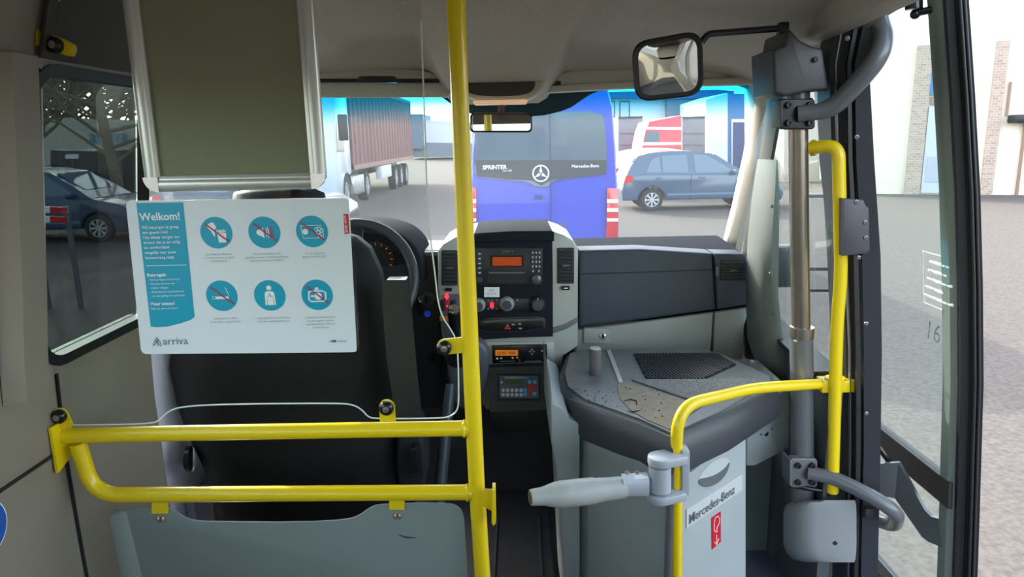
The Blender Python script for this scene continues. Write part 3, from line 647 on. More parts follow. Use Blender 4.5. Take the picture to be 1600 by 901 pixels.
# scooped handle: flat pale bowl, its shade painted as a grey crescent
def sm2(pts): return [(p.x, p.y) for p in chaik([Vector((x, y, 0)) for x, y in pts], 2)]
dprism('handle_recess', sm2([(1092, 746), (1093, 757), (1104, 762), (1122, 755), (1136, 740), (1142, 720), (1134, 714), (1118, 718), (1102, 732)]), mat('recess_light', srgb(186, 192, 190), .5), ec, .0012, .004)
dprism('handle_shade_crescent', sm2([(1092, 748), (1093, 757), (1104, 762), (1122, 755), (1136, 740), (1142, 719), (1134, 731), (1120, 741), (1106, 746)]), mat('recess_shade_grey', srgb(92, 98, 100), .6), ec, .0025, .004)
bp_ = dprism('badge_plate', [(1073, 796), (1160, 740), (1160, 765), (1073, 825)], mat('pale_badge', srgb(196, 200, 200), .4), ec, .003, .004)
a0 = DPp(1077, 819, .005); a1 = DPp(1157, 764, .005); b0 = DPp(1077, 799, .005)
mb = MB(); L = (a1-a0).length; xd = (a1-a0).normalized(); up = (b0-a0).normalized()
mb.text('Mercedes-Benz', 1.0, a0, xd*(L/7.05), up*(b0-a0).length*1.05, bold=.004); mb.build('badge_lettering', mat('badge_letter_grey', srgb(96, 100, 102), .4), bp_)
st_ = dprism('red_sticker', [(1112.5, 809), (1126.5, 799), (1126.5, 846), (1113, 858)], KEYR, ec, .0025, .003); lab(st_, 'red sticker with a white hand and down arrow')
mb = MB()
def stroke(mb, pts, wpx, off):
    mb.tube([DPp(x, y, off) for x, y in pts], U(wpx, 1.75), 6)
stroke(mb, [(1116, 829), (1116, 816), (1118, 808), (1122, 806), (1124.5, 810), (1123.5, 818), (1120, 824), (1120, 831)], .7, .003)
stroke(mb, [(1116, 829), (1120, 831)], .6, .003); stroke(mb, [(1119.5, 835), (1119.5, 850)], .8, .003); stroke(mb, [(1116, 846), (1119.5, 851), (1123, 841)], .8, .003)
mb.build('sticker_symbol', WHT, st_)
for q in ((1159, 671), (1159, 679)):
    mb = MB(); mb.cyl(DPp(q[0], q[1], .001), DPp(q[0], q[1], .004), .0025); mb.build('rivet_hole', BLK, ec)
# dark corner strip where both panels meet
mb = MB(); c0 = Vector((plB.x, plB.y, 0)); mb.cyl(c0, c0+Vector((0, 0, ZT-.09)), .012); mb.build('corner_strip', POSTG, ec)
mb = MB(); j = T_(996, 664, ZT); mb.box(T_(996, 671, ZT-.05)+Vector((-.004, -.010, 0)), (.004, .02, .085)); mb.build('rim_joint', SEAMB, ec)
# grille in the top
ZG = ZT+.005
gp = [T_(x, y, ZG) for x, y in ((990, 553), (1122, 552), (1150, 570), (1098, 594), (1010, 594))]
mb = MB(); mb.prism([p+Vector((0, 0, 0)) for p in gp], (0, 0, .002)); gr = mb.build('grille', BLK, ec)
mb = MB()
gx0, gx1 = min(p.x for p in gp), max(p.x for p in gp)
def inpoly(x, y):
    c = False
    for i in range(len(gp)):
        a, b = gp[i], gp[(i+1) % len(gp)]
        if (a.y > y) != (b.y > y) and x < (b.x-a.x)*(y-a.y)/(b.y-a.y)+a.x: c = not c
    return c
x = gx0-.15
sl = .22
while x < gx1+.05:
    pts = [(x+sl*(y-gp[0].y)*-1, y) for y in [gp[3].y+(gp[0].y-gp[3].y)*k/40 for k in range(41)]]
    ins = [q for q in pts if inpoly(*q)]
    if len(ins) > 2: mb.tube([Vector((ins[0][0], ins[0][1], ZG+.004)), Vector((ins[-1][0], ins[-1][1], ZG+.004))], .0022, 6)
    x += .0105
for k in range(1, 10):
    y = gp[3].y+(gp[0].y-gp[3].y)*k/10; xs_ = [gx0+(gx1-gx0)*i/80 for i in range(81)]; ins = [a for a in xs_ if inpoly(a, y)]
    if len(ins) > 2: mb.tube([Vector((ins[0], y, ZG+.003)), Vector((ins[-1], y, ZG+.003))], .0012, 6)
mb.build('grille_slats', mat('grille_bar', srgb(58, 62, 70), .35), gr)
mb = MB(); mb.prism([T_(x, y, ZG) for x, y in ((948, 548), (954, 547), (973, 597), (967, 598))], (0, 0, .003)); mb.build('aluminium_strip', ALU, ec)
mb = MB(); mb.prism([T_(x, y, ZG) for x, y in ((987, 594), (1020, 594), (1180, 593), (1192, 604), (1150, 618), (1102, 632), (1060, 619))], (0, 0, .004)); mm = mb.build('anti_slip_pad', MATR, ec); lab(mm, 'speckled grey anti-slip pad')
mb = MB(); mb.sheet([[T_(x, y, ZG+.0005) for x, y in ((888, 624), (1000, 664), (1048, 684))], [T_(x, y, ZG+.0005) for x, y in ((888, 622.5), (1000, 661), (1048, 680.5))]], (0, 0, .001)); mb.build('plate_edge', SEAMB, ec)
# brown dust and mud on the top plate
mb = MB(); mb.prism([T_(x, y, ZG+.0002) for x, y in ((965, 600), (985, 598), (1010, 606), (1060, 622), (1098, 634), (1070, 652), (1050, 672), (1010, 655), (985, 640), (968, 622))], (0, 0, .0006)); tag_d = mb.build('dust_film', DUSTB, ec)
mb = MB(); rnd = random.Random(3)
for k in range(60):
    px = rnd.uniform(895, 1040); py = rnd.uniform(605, 655) if px > 930 else rnd.uniform(605, 630)
    if py > 622+(px-890)*.36: continue
    c = T_(px, py, ZG+.001); r_ = rnd.uniform(.0008, .003)
    mb.prism([c+Vector((cos(t)*r_*rnd.uniform(.6, 1.3), sin(t)*r_*rnd.uniform(.6, 1.3), 0)) for t in [2*pi*i/8 for i in range(8)]], (0, 0, .0012))
mb.tube([T_(x, y, ZG+.0015) for x, y in ((975, 626), (985, 624), (994, 626), (995, 632))], [.0012, .002, .0022, .0016], 6)
mb.tube([T_(x, y, ZG+.0015) for x, y in ((980, 642), (988, 643), (1000, 641))], [.0008, .0014, .0008], 6)
mb.build('mud_specks', DIRT, ec)
sb = thing('rubber_peg', 'short grey cylinder peg standing on the left back of the console top', 'peg', T_(930, 586, ZG))
mb = MB(); b_ = T_(930, 584, ZG); mb.lathe([(.019, 0), (.019, .075), (.0175, .080), (0, .080)], b_, (0, 0, 1)); pg = mb.build('peg', mat('brown_grey_rubber', srgb(86, 82, 86), .5), sb)
mb = MB(); mb.lathe([(.0165, .0801), (.016, .083), (0, .083)], b_, (0, 0, 1)); mb.build('cap', SILV, sb)
# side box to the right of the cabinet (grey with round holes) and wall panel below
bx = thing('wall_bracket_box', 'light grey perforated box fixed right of the cabinet behind the badge panel', 'bracket', P(1195, 690, 2.1))
mb = MB(); pprism(mb, [(1166, 640), (1233, 606), (1235, 640), (1234, 700), (1180, 728), (1166, 728)], 2.05, .28, .006, 3); bb = mb.build('box', CONSL, bx)
for q, r_ in (((1189, 659), 1.7), ((1206, 650), 1.7), ((1189, 678), 1.7), ((1206, 669), 1.7), ((1197, 677), 4.2)):
    mb = MB(); mb.cyl(P(q[0], q[1], 2.0495), P(q[0], q[1], 2.055), U(r_, 2.05), seg=16); mb.build('hole', BLK, bb)
mb = MB(); pprism(mb, [(1160, 700), (1262, 690), (1262, 880), (1160, 862)], 2.30, .05, 0); struct(mb.build('wall_1', GREEN))
mb = MB(); mb.cyl(P(1207, 847, 2.299), P(1207, 847, 2.295), .004); struct(mb.build('trim_18', BLK))
mb = MB(); mb.prism([(.50, .95, -.02), (1.0, .95, -.02), (1.0, 2.4, -.02), (.50, 2.4, -.02)], (0, 0, -.05)); struct(mb.build('floor_entrance', FLOORB))

# ================================================================== DRIVER SEAT
ds = thing('driver_seat', 'black driver seat seen from behind between the screen and the steering wheel', 'seat', (-.55, 1.95, 0))
def seatsec(x0, x1, px_y, Y, d):              # a horizontal slice of the backrest between two pixel columns at a pixel row
    A = P(x0, px_y, Y); B = P(x1, px_y, Y); r_ = .05; pts = []
    w_ = B-A; n = 10
    for k in range(n+1):
        t = k/n; bul = -.035*(1-(2*t-1)**2)-.0; e = .04*(abs(2*t-1)**6); pts.append(A+w_*t+Vector((0, bul+e, 0)))
    for k in range(n+1):
        t = 1-k/n; e = .04*(abs(2*t-1)**6); pts.append(A+w_*t+Vector((0, d-e, 0)))
    return pts
mb = MB()
SE = [(400, 530, 366, 1.98, .10), (352, 552, 374, 1.97, .12), (320, 572, 392, 1.96, .13), (290, 588, 430, 1.94, .14), (262, 602, 500, 1.91, .15), (254, 612, 580, 1.88, .16), (266, 618, 640, 1.86, .17), (284, 622, 690, 1.84, .18), (308, 622, 740, 1.82, .20), (324, 618, 800, 1.82, .22), (330, 612, 850, 1.84, .22)]
mb.loft([seatsec(*q) for q in SE]); mb.build('backrest', SEATM, ds, smooth=70)
mb = MB(); mb.loft([seatsec(*q) for q in ((372, 488, 296, 1.99, .06), (356, 500, 303, 1.98, .09), (350, 506, 330, 1.97, .10), (358, 500, 352, 1.97, .09))]); mb.build('headrest', SEATM, ds, smooth=70)
mb = MB()
for x in (400, 460): mb.cyl(P(x, 345, 2.02), P(x, 400, 2.02), .007)
mb.build('headrest_post', CHROME, ds)
mb = MB(); mb.loft([[Vector((x, y, z)) for x, y in ((-.80, 1.88), (-.32, 1.88), (-.30, 2.15), (-.34, 2.36), (-.78, 2.36), (-.82, 2.15))] for z in (.48, .52, .60, .62)]); mb.build('cushion', SEATM, ds)
mb = MB(); mb.box((-.56, 2.10, .30), (.40, .42, .36), .03); mb.build('seat_base', DASHB, ds)
# folded-up armrest on the right side of the backrest
mb = MB(); mb.loft([[P(x0, y, Y), P(x1, y, Y), P(x1, y, Y+.07), P(x0, y, Y+.07)] for x0, x1, y, Y in ((602, 636, 437, 1.85), (598, 640, 441, 1.85), (597, 642, 470, 1.84), (604, 650, 560, 1.82), (616, 658, 640, 1.80), (622, 656, 668, 1.80))]); ar = mb.build('armrest', mat('armrest_vinyl', srgb(26, 26, 27), .5, bump=.3, bscale=400), ds)
mb = MB(); mb.box(P(620, 437, 1.885), (.052, .066, .006), .002); lab(mb.build('armrest_cap', POSTG, ar), 'light grey end of the armrest')  # lighter grey top edge on the black armrest
for px in (302, 646):                          # recliner knobs either side
    mb = MB(); s_ = -1 if px < 500 else 1
    c = P(px, 716, 1.86); mb.lathe([(.030, 0), (.036, .004), (.036, .016), (.030, .020), (0, .020)], c, (s_, -.15, 0), 24); k = mb.build('recliner_knob', BLK, ds)
mb = MB(); pprism(mb, chaik([(618, 672), (650, 650), (664, 690), (668, 760), (640, 800), (618, 760)], 2), 1.84, .10, .015, 3); mb.build('side_cover', DASHB, ds)
mb = MB(); pprism(mb, chaik([(330, 770), (350, 760), (372, 790), (352, 812), (338, 806)], 1), 1.84, .10, .01); mb.build('seat_rail_end', BLKM, ds)
mb = MB(); pprism(mb, rpx(640, 700, 652, 740, 4), 1.80, .04, .004); mb.build('buckle', BLK, ds)
hb_ = thing('handbrake_lever', 'dark handbrake lever with grey sleeve leaning up between driver seat and gear console', 'handbrake', P(685, 740, 1.95))
mb = MB(); mb.tube([P(686, 790, 1.92), P(690, 740, 1.95), P(699, 650, 2.02), P(704, 600, 2.06)], [.018, .018, .017, .015]); mb.build('grip', mat('blue_grey_grip', srgb(64, 74, 86), .35), hb_)
mb = MB(); mb.cyl(P(683, 830, 1.94), P(686, 788, 1.93), .024); mb.build('sleeve', DASHB, hb_)

# ================================================================== YELLOW SCREEN FRAME
RY = 1.40; TR = .0165
fr = thing('partition_rail_frame', 'yellow tubular frame with tall pole and two cross rails holding the clear screen behind the driver', 'handrail', P(745, 760, RY))
pole = [P(709.5, -60, RY), P(716, 100, RY), P(726, 340, RY), P(737.5, 600, RY), P(745, 760, RY)]
pb = [P(745, 760, RY), P(754, 901, RY-.0), P(762, 1040, RY)]
mb = MB(); mb.tube([P(707, -110, RY)]+pole+pb[1:], TR*1.05, 24); mb.build('pole', YEL, fr)
mb = MB(); mb.tube([P(78, 681, RY), P(300, 676, RY), P(733, 668.5, RY)], TR); mb.build('upper_rail', YEL, fr)
mb = MB(); mb.tube(fillet([P(122, 692, RY), P(146, 773, RY), P(738, 768.5, RY)], .10, 14), TR); mb.build('lower_rail', YEL, fr)
mb = MB(); mb.prism([Vector((-wx(.8)+.006, RY-.035, P(60, 690, RY).z+.045)), Vector((-wx(.8)+.006, RY+.03, P(60, 690, RY).z+.045)), Vector((-wx(.8)+.006, RY+.03, P(60, 690, RY).z-.035)), Vector((-wx(.8)+.006, RY-.035, P(60, 690, RY).z-.055))], (.006, 0, 0))
pprism(mb, [(54, 680), (66, 672), (100, 664), (108, 692), (72, 706), (56, 708)], RY-.004, .004)
wp = mb.build('wall_plate', YEL, fr); screw(wp, P(64, 690, RY-.005), (0, -1, 0), .007)
def ear(x, y, ang, L=20, parent=fr):           # bracket with a black rubber button clamping the screen
    c = P(x, y, RY-.004); d = Vector((cos(R(ang)), 0, sin(R(ang)))); n_ = Vector((-d.z, 0, d.x)); r_ = .0165; l = U(L, RY)*1.03
    pts = [c+d*r_*cos(t)*-1+n_*r_*sin(t) for t in [R(-90+180*k/12) for k in range(13)]]
    pts = pts+[c+d*l+n_*r_, c+d*l-n_*r_]
    mb = MB(); mb.prism(pts, (0, -.0035, 0), .0008); e = mb.build('screen_bracket', YEL, parent)
    mb = MB(); mb.lathe([(.0145, 0), (.015, .003), (.015, .009), (.012, .013), (.0085, .014), (.0085, .012), (0, .012)], c+Vector((0, -.004, 0)), (0, -1, 0)); b = mb.build('rubber_button', BLK, e)
    mb = MB(); mb.lathe([(.0075, .012), (.007, .0155), (.003, .016), (.003, .014), (0, .014)], c+Vector((0, -.004, 0)), (0, -1, 0), 12); mb.build('bolt', SCREW, b); return e
ear(96, 648, -75, 22); ear(605, 635, -90, 25); ear(695, 541, 5, 32)
# weld seams and the hook plate
mb = MB(); pprism(mb, [(752, 771), (757, 764), (773, 765), (774, 800), (771, 800), (752, 789)], RY-.02, .004, .0005); pprism(mb, [(769, 766), (774, 766), (775, 817), (771, 822), (768, 816)], RY-.05, .034, .001); mb.build('hook_plate', YEL, fr)
for x, y in ((738, 669), (743, 769)):
    mb = MB(); mb.lathe([(TR, -.004), (TR+.003, 0), (TR, .004)], P(x-13, y, RY), (1, 0, 0)); mb.build('weld_bead', YEL, fr)
mb = MB(); 
for x0, x1, y in ((237, 262, 792), (608, 632, 786)): pprism(mb, [(x0, y-7), (x1, y-7), (x1, y+10), (x0, y+10)], RY-.003, .003)
mb.build('panel_tab', YEL, fr)
# wall bracket at the top of the screen
wb = thing('wall_screen_bracket', 'yellow bent bracket with black button fixed high on the left wall pillar', 'bracket', P(85, 68, RY))
mb = MB(); pprism(mb, chaik([(70, 50), (117, 68), (119, 80), (112, 91), (70, 74)], 1), RY-.004, .004, .0006)
mb.prism([P(70, 50, RY-.004), P(70, 74, RY-.004), P(56, 70, RY-.03), P(56, 46, RY-.03)], (0, .004, 0)); br = mb.build('bracket_plate', YEL, wb)
mb = MB(); c = P(88, 71, RY-.004); mb.lathe([(.0145, 0), (.015, .003), (.015, .009), (.012, .013), (.0085, .014), (.0085, .012), (0, .012)], c, (0, -1, 0)); b = mb.build('rubber_button', BLK, br)
mb = MB(); mb.lathe([(.0075, .012), (.007, .0155), (.003, .016), (.003, .014), (0, .014)], c, (0, -1, 0), 12); mb.build('bolt', SCREW, b)

# clear screen
edge = [(62, -60), (654, -60), (658, 40), (664, 200), (668, 330), (675, 392), (680, 430), (684, 470), (691, 495), (703, 512), (713, 530), (716, 560), (717, 628), (714, 642), (704, 650), (690, 653), (585, 654), (574, 650), (566, 640), (552, 632), (530, 629.5), (350, 631), (282, 635), (262, 643), (250, 655), (238, 662), (110, 664), (95, 662), (82, 652), (76, 630), (74, 560), (66, 200)]
E = chaik([P(x, y, RY) for x, y in edge], 2)
cs_ = thing('clear_screen', 'clear acrylic protective screen clamped above the yellow rails behind the driver seat', 'screen', P(400, 400, RY))
mb = MB(); mb.prism(E, (0, .005, 0)); mb.build('acrylic_sheet', PLEXI, cs_)
mb = MB(); mb.tube(E[int(len(E)*.05):]+[E[0]], .0016, 6); mb.build('polished_edge', PLEXE, cs_)
# lower grey kick panel
kp_ = thing('kick_panel', 'grey-green plastic panel screwed under the lower yellow rail', 'panel', P(450, 860, RY))
outk = [(170, 812), (172, 801), (182, 797), (258, 792), (270, 796), (284, 806), (300, 813), (330, 815), (470, 816), (540, 812), (560, 806), (576, 794), (590, 788), (640, 786), (702, 786), (718, 792), (725, 806), (727, 840), (734, 960), (738, 1100), (238, 1130)]
mb = MB(); mb.prism(chaik([P(x, y, RY+.002) for x, y in outk], 1), (0, .004, 0), .0012, 2); kpan = mb.build('panel_sheet', GREEN, kp_)
mb = MB(); mb.prism([P(x, y, RY+.0015) for x, y in ((170, 806), (197, 799), (222, 901), (262, 1125), (238, 1130), (190, 901))], (0, .006, 0), .001); lab(mb.build('edge_flange', mat('pale_green_grey', srgb(140, 152, 150), .5, bump=.2), kpan), 'lighter folded edge strip')
for x in (251, 621):
    sc = MB()
    for k in (-1, 1): sc.ball(P(x+k*3.6, 806 if x > 400 else 811, RY), (.0042, .004, .0075), 12)
    sc.build('panel_screw', mat('worn_screw', srgb(200, 160, 150), .35, metal=.7), kpan)
mb = MB(); mb.tube([P(623, 835, RY+.001), P(634, 839, RY+.001), P(650, 840, RY+.001)], [.0006, .0016, .0004], 6); mb.build('scratch', DASHB, kpan)

# ================================================================== NOTICE BOARD
BY = 1.372
nb = thing('notice_board', 'aluminium snap frame with empty olive-grey sheet hanging above the white poster', 'notice board', P(370, 150, BY))
x0 = P(230, 290, BY).x; x1 = P(512, 285, BY).x; zb = P(370, 297, BY).z; zt = P(340, -120, BY).z; fw = .030
mb = MB(); mb.box(((x0+x1)/2, BY+.002, (zb+zt)/2), (x1-x0-.02, .008, zt-zb-.02)); mb.build('backing_sheet', BOARD, nb)
def profile_bar(name, A, B, inward, par):       # rounded aluminium frame profile
    A = Vector(A); B = Vector(B); i_ = Vector(inward); o_ = Vector((0, -1, 0)); sec = [(0, .0), (0, .006), (.004, .011), (.012, .014), (.020, .013), (.022, .011), (.024, .011), (.030, .008), (.030, 0)]
    a = MB(); a.loft([[q+i_*s+o_*t for s, t in sec] for q in (A, B)]); return a.build(name, ALU, par)
profile_bar('frame_profile', (x0, BY, zb+.02), (x0, BY, zt), (1, 0, 0), nb); profile_bar('frame_profile', (x1, BY, zb+.02), (x1, BY, zt), (-1, 0, 0), nb)
profile_bar('frame_profile', (x0+.026, BY, zb), (x1-.026, BY, zb), (0, 0, 1), nb)
for s_, xx in ((1, x0), (-1, x1)):
    mb = MB(); cx = xx+s_*.028; pts = [Vector((cx-s_*.028*cos(t), BY, zb+.028-.028*sin(t))) for t in [R(90*k/8) for k in range(9)]]+[Vector((cx, BY, zb+.028))]
    mb.prism(pts, (0, -.0145, 0), .004, 3); lab(mb.build('corner_cap', CHROME, nb), 'chrome rounded corner')

# ================================================================== POSTER
PY = 1.384
po = thing('rules_poster', 'white landscape poster with teal welcome column and six round icons on the clear screen', 'poster', P(378, 430, PY))
ps = [(197, 320), (199, 315), (204, 313.5), (539, 309), (543, 310), (545, 314), (557, 545), (556, 549), (551, 550), (228, 553), (223, 551), (220, 546)]
mb = MB(); mb.prism(PP(ps, PY), (0, .003, 0)); sheet_ = mb.build('sheet', WHITEP, po)
mb = MB(); mb.prism([P(x, y, PY-.0006) for x, y in ((213, 317), (286, 316), (304, 495), (297, 500), (282, 505), (262, 510), (245, 511), (235.5, 510))], (0, .0006, 0)); tc_ = mb.build('teal_column', TEAL, po)
xd = (Vector(P(540, 430, PY))-Vector(P(210, 431.5, PY))).normalized(); zd = Vector((-.035, 0, 1))
xd = Vector((cos(R(.4)), 0, sin(R(.4)))); zd = Vector((-.03, 0, 1))
K = U(1, PY)
mb = MB()
def pt(mb, s_, x, y, px, Y=PY-.001, al='LEFT', bold=0.0): mb.text(s_, px*K, P(x, y, Y), xd, zd, al, bold)
pt(mb, 'Welkom!', 219, 344.5, 16.6, bold=.02)
for i, s_ in enumerate(('Wij bezorgen je graag', 'een goede reis!', 'Met elkaar zorgen we', 'ervoor dat je zo veilig', 'en comfortabel', 'mogelijk naar jouw', 'bestemming reist.')): pt(mb, s_, 221.5+i*.95, 357.5+i*7.85, 6.5, bold=.006)
pt(mb, 'Reisregels', 230, 432, 7.4, bold=.02)
for i, s_ in enumerate(('- Ruim je eigen rommel op', '- Sta eens op voor een', '  andere reiziger.', '- Zorg dat je in het bezit bent', '  van een geldig vervoerbewijs')): pt(mb, s_, 232+i*.8, 438.5+i*6.3, 4.5)
pt(mb, 'Meer weten?', 235.5, 477, 7.4, bold=.02); pt(mb, 'Kijk op www.arriva.nl', 236.5, 483.5, 4.8)
mb.sheet([[P(229, 414.6, PY-.001), P(291.5, 413.4, PY-.001)], [P(229, 415.3, PY-.001), P(291.5, 414.1, PY-.001)]], (0, .0003, 0))
mb.build('column_text', WHT, tc_)
ICON = [(338, 363.5), (413, 363), (487.5, 361.5), (346.5, 462), (421.5, 461.5), (495.5, 460.5)]
names = ['food', 'noise', 'cash', 'smoking', 'staff', 'camera']
CAP = [['Het eten en drinken', 'in de bus tenten is geen', 'probleem(!)'], ['het veroorzaken van', 'geluidsoverlast is niet toegestaan', '(zowel muziek als bellen)'], ['wij accepteren', 'geen contant geld'], ['verboden te roken', '(ook geen e-sigarettes)'], ['volg altijd de aanwijzingen', 'van de medewerkers op'], ['verboden medewerkers', 'en passagiers zonder', 'toestemming te filmen/', 'fotograferen']]
for idx, (ix, iy) in enumerate(ICON):
    c = P(ix, iy, PY-.0008); r_ = 25*K
    mb = MB(); mb.prism(disc(c, r_, 40, xd, zd), (0, .0008, 0)); di = mb.build('icon_disc', TEAL, po)
    def I(x, y, o_=.0012): return c+xd*(x*r_)+zd*(y*r_)+Vector((0, -o_+.0008, 0))
    g = MB()
    cnt = [0]
    def bump_(): cnt[0] += 1; return .0012+cnt[0]*.00006
    def poly(pts): o9 = bump_(); g.prism([I(x, y, o9) for x, y in pts], (0, .0003, 0))
    def circ(cx, cy, rad): o9 = bump_(); g.prism([I(cx+rad*cos(2*pi*k/20), cy+rad*sin(2*pi*k/20), o9) for k in range(20)], (0, .0003, 0))
    def line(pts, w_=.035): g.tube([I(x, y) for x, y in pts], w_*r_, 6)
    nm = names[idx]
    if nm == 'food':
        for q in ((-.35, .42, .17), (-.2, .5, .16), (-.12, .36, .16), (-.3, .3, .14)): circ(*q)
        poly([(-.36, .25), (-.08, .28), (-.10, -.22), (-.16, -.22)])
        poly([(.05, .0), (.62, -.04), (.55, -.62), (.1, -.62)])
        for k in range(6): poly([(.04+k*.1, 0), (.11+k*.1, 0), (.10+k*.1, .22-.04*(k % 2)), (.03+k*.1, .2-.04*(k % 2))])
    elif nm == 'noise':
        poly([(-.45, .15), (-.2, .18), (-.05, .35), (-.02, -.35), (-.2, -.22), (-.38, -.15), (-.5, 0)]); circ(-.28, .0, .2)
        for k in range(2): line([(.1+k*.12+.05*cos(t), .3*sin(t)*(1+.2*k)) for t in [R(-70+14*j) for j in range(11)]])
    elif nm == 'cash':
        line([(-.68, .38), (.6, .38), (.7, -.40), (-.58, -.42), (-.68, .38)], .022); circ(-.42, .0, .18)
        for q in ((.45, .16), (.62, .05), (.4, -.06), (.6, -.18), (.46, -.3), (.3, .12)): line([(q[0]+.11*cos(2*pi*k/10), q[1]+.11*sin(2*pi*k/10)) for k in range(11)], .022)
    elif nm == 'smoking':
        poly([(-.42, -.20), (.42, -.22), (.42, -.04), (-.42, -.03)]); line([(-.6, -.03), (-.45, -.03)], .015); line([(-.6, -.2), (-.45, -.2)], .015); line([(-.6, -.03), (-.6, -.2)], .015)
        line([(.47, .0), (.45, .14), (.36, .28), (.34, .42), (.28, .55)], .018)
    elif nm == 'staff':
        circ(0, .5, .16); poly([(-.3, .15), (-.2, .28), (.2, .28), (.3, .15), (.34, -.62), (.24, -.62), (.2, .05), (.2, -.62), (-.2, -.62), (-.2, .05), (-.24, -.62), (-.34, -.62)])
    else:
        poly([(-.14, .32), (.14, .34), (.1, .5), (-.08, .49)]); line([(-.5, .22), (-.3, .26), (.35, .25), (.55, .15), (.52, -.32), (.4, -.42), (-.4, -.42), (-.55, -.3), (-.5, .22)], .05); circ(.06, -.08, .24); poly([(-.4, 0), (-.22, .0), (-.22, -.14), (-.4, -.14)])
    lab(g.build('pictogram', WHT, di), {'food': 'white ice cream and fries symbol', 'noise': 'white loudspeaker symbol', 'cash': 'white banknote and coins symbol', 'smoking': 'white cigarette symbol', 'staff': 'white staff member symbol', 'camera': 'white camera symbol'}[nm])
    if nm == 'staff':
        g = MB(); line([(-.1, -.1), (0, .15), (.1, -.1)], .03); g.build('chest_mark', TEAL, di)
        g = MB(); line([(-.2, .0), (-.2, -.6)], .012); line([(.2, 0), (.2, -.6)], .012); g.build('arm_line', INKG, di)
    else:
        g = MB(); o1 = .0026; g.prism([I(-.66, .56, o1), (I(-.60, .62, o1)), I(.74, -.52, o1), I(.68, -.58, o1)], (0, .0003, 0))
        if nm == 'noise':
            for k in range(2): line([(.34+k*.12+.06*cos(t), .34*sin(t)*(1+.15*k)) for t in [R(-70+14*j) for j in range(11)]], .025)
        g.build('red_slash', mat('slash_red', srgb(190, 40, 75), .4), di)
    g = MB()
    y0_ = 398.5 if idx < 3 else 498.5
    for i, s_ in enumerate(CAP[idx]): g.text(s_, 5.2*K, P(ix+(4 if idx < 3 else 6), y0_-(.8*(idx % 3))+i*5.2, PY-.001), xd, zd, 'CENTER')
    g.build('caption', mat('pale_grey_ink', srgb(168, 176, 182), .5), po)
mb = MB(); pt(mb, 'arriva', 254.5, 538.5, 18)
lg = mb.build('logo_text', TEALD, po)
mb = MB()
def pline(pts, w_=.9): mb.tube([P(x, y, PY-.001) for x, y in pts], w_*K*.5, 6)
pline([(239.5, 540), (240, 536), (244.5, 527), (246, 531), (243, 537), (239.5, 540)]); pline([(244.5, 527), (250, 534), (252.5, 541), (249, 539), (244, 531)]); pline([(241, 531), (247, 536), (246, 540)]); pline([(248.5, 531), (243, 536.5)])
mb.build('logo_emblem', TEALD, po)
mb = MB(); mb.prism([P(x, y, PY-.0008) for x, y in ((536.5, 334.5), (544, 334), (546, 364.5), (538.5, 365.5))], (0, .0008, 0)); rt = mb.build('red_tab', RED, po)
mb = MB(); mb.text('BOEK ACHS', 5.0*K, P(543.5, 363, PY-.0012), (-.05, 0, 1), (-1, 0, -.05), bold=.01); mb.build('red_tab_text', WHT, rt)
mb = MB(); pt(mb, 'a     company', 514, 534.5, 5.4); mb.build('small_print', INKG, po)
mb = MB(); pt(mb, 'DB', 518, 534.5, 5.6, bold=.05); mb.build('small_print_bold', DASH, po)
# round sticker on the left wall
ws = thing('wall_sticker', 'round blue sticker with white ring on the left wall, cut by the frame edge', 'sticker', (-.955, 1.2, .66))
cst = PX(-20, 826, -.953)
for nm, r_, m_, o_ in (('white_rim', .050, WHT, 0), ('blue_disc', .047, BLUE, .0008), ('white_symbol', .020, WHT, .0016), ('blue_core', .014, BLUE, .0024)):
    mb = MB(); mb.prism(disc(cst+Vector((o_, 0, 0)), r_, 40, (0, 1, 0), (-.01, 0, 1)), (.0006, 0, 0)); mb.build(nm, m_, ws)

# ================================================================== SWIVEL GATE STANCHION BY THE CABINET
GYs = 1.60
hr = thing('entrance_handrail', 'yellow bent handrail rising in front of grey cabinet and running to the door post', 'handrail', P(1056, 860, GYs))
pth = fillet([P(1056, 1060, GYs), P(1057.5, 635, GYs), P(1176, 606, 1.80), P(1288, 599, 1.93)], .085, 12)
mb = MB(); mb.tube(pth, .0148, 24); mb.build('tube', YEL, hr)
mb = MB(); c = P(1290, 600, 1.93); mb.box(c+Vector((.03, -.0, 0)), (.10, .05, .036), .004); mb.lathe([(.026, -.02), (.028, 0), (.026, .02)], P(1303, 600, 1.92), (0, 0, 1)); mb.build('clamp', YEL, hr)
gt = thing('swing_gate_arm', 'pale grey padded swing arm on a clamp hinge around the yellow handrail post', 'gate arm', P(1040, 745, 1.58))
mb = MB()
a0 = P(828, 777, 1.50); a1 = P(974, 761, 1.56); d = (a1-a0); L = d.length; dn = d.normalized()
mb.lathe([(.012, .004), (.016, .0), (.0185, .002), (.0195, .012), (.021, .03), (.029, .06), (.031, .075), (.0315, .12), (.031, .155), (.0285, .165), (.0285, .175), (.027, .19), (.0262, L), (.022, L+.003)], a0, dn, 32); mb.build('padded_grip', HANDLE, gt)
mb = MB(); mb.lathe([(.0135, -.0008), (.0155, .0002), (.0155, .004), (.0, .006)], a0, dn, 24); mb.build('grip_end', mat('brown_worn_end', srgb(96, 84, 66), .7), gt)
mb = MB(); b0 = P(972, 758, 1.56); b1 = P(1012, 756, 1.57)
mb.loft([[q+Vector((0, dy, dz)) for dy, dz in ((-.016, -.020*s), (-.022, -.012*s), (-.022, .014*s), (-.016, .021*s), (.016, .021*s), (.02, 0), (.016, -.020*s))] for q, s in ((b0, 1.05), (P(990, 757, 1.565), 1.05), (b1, 1.15))]); ck = mb.build('clevis', HINGE, gt)
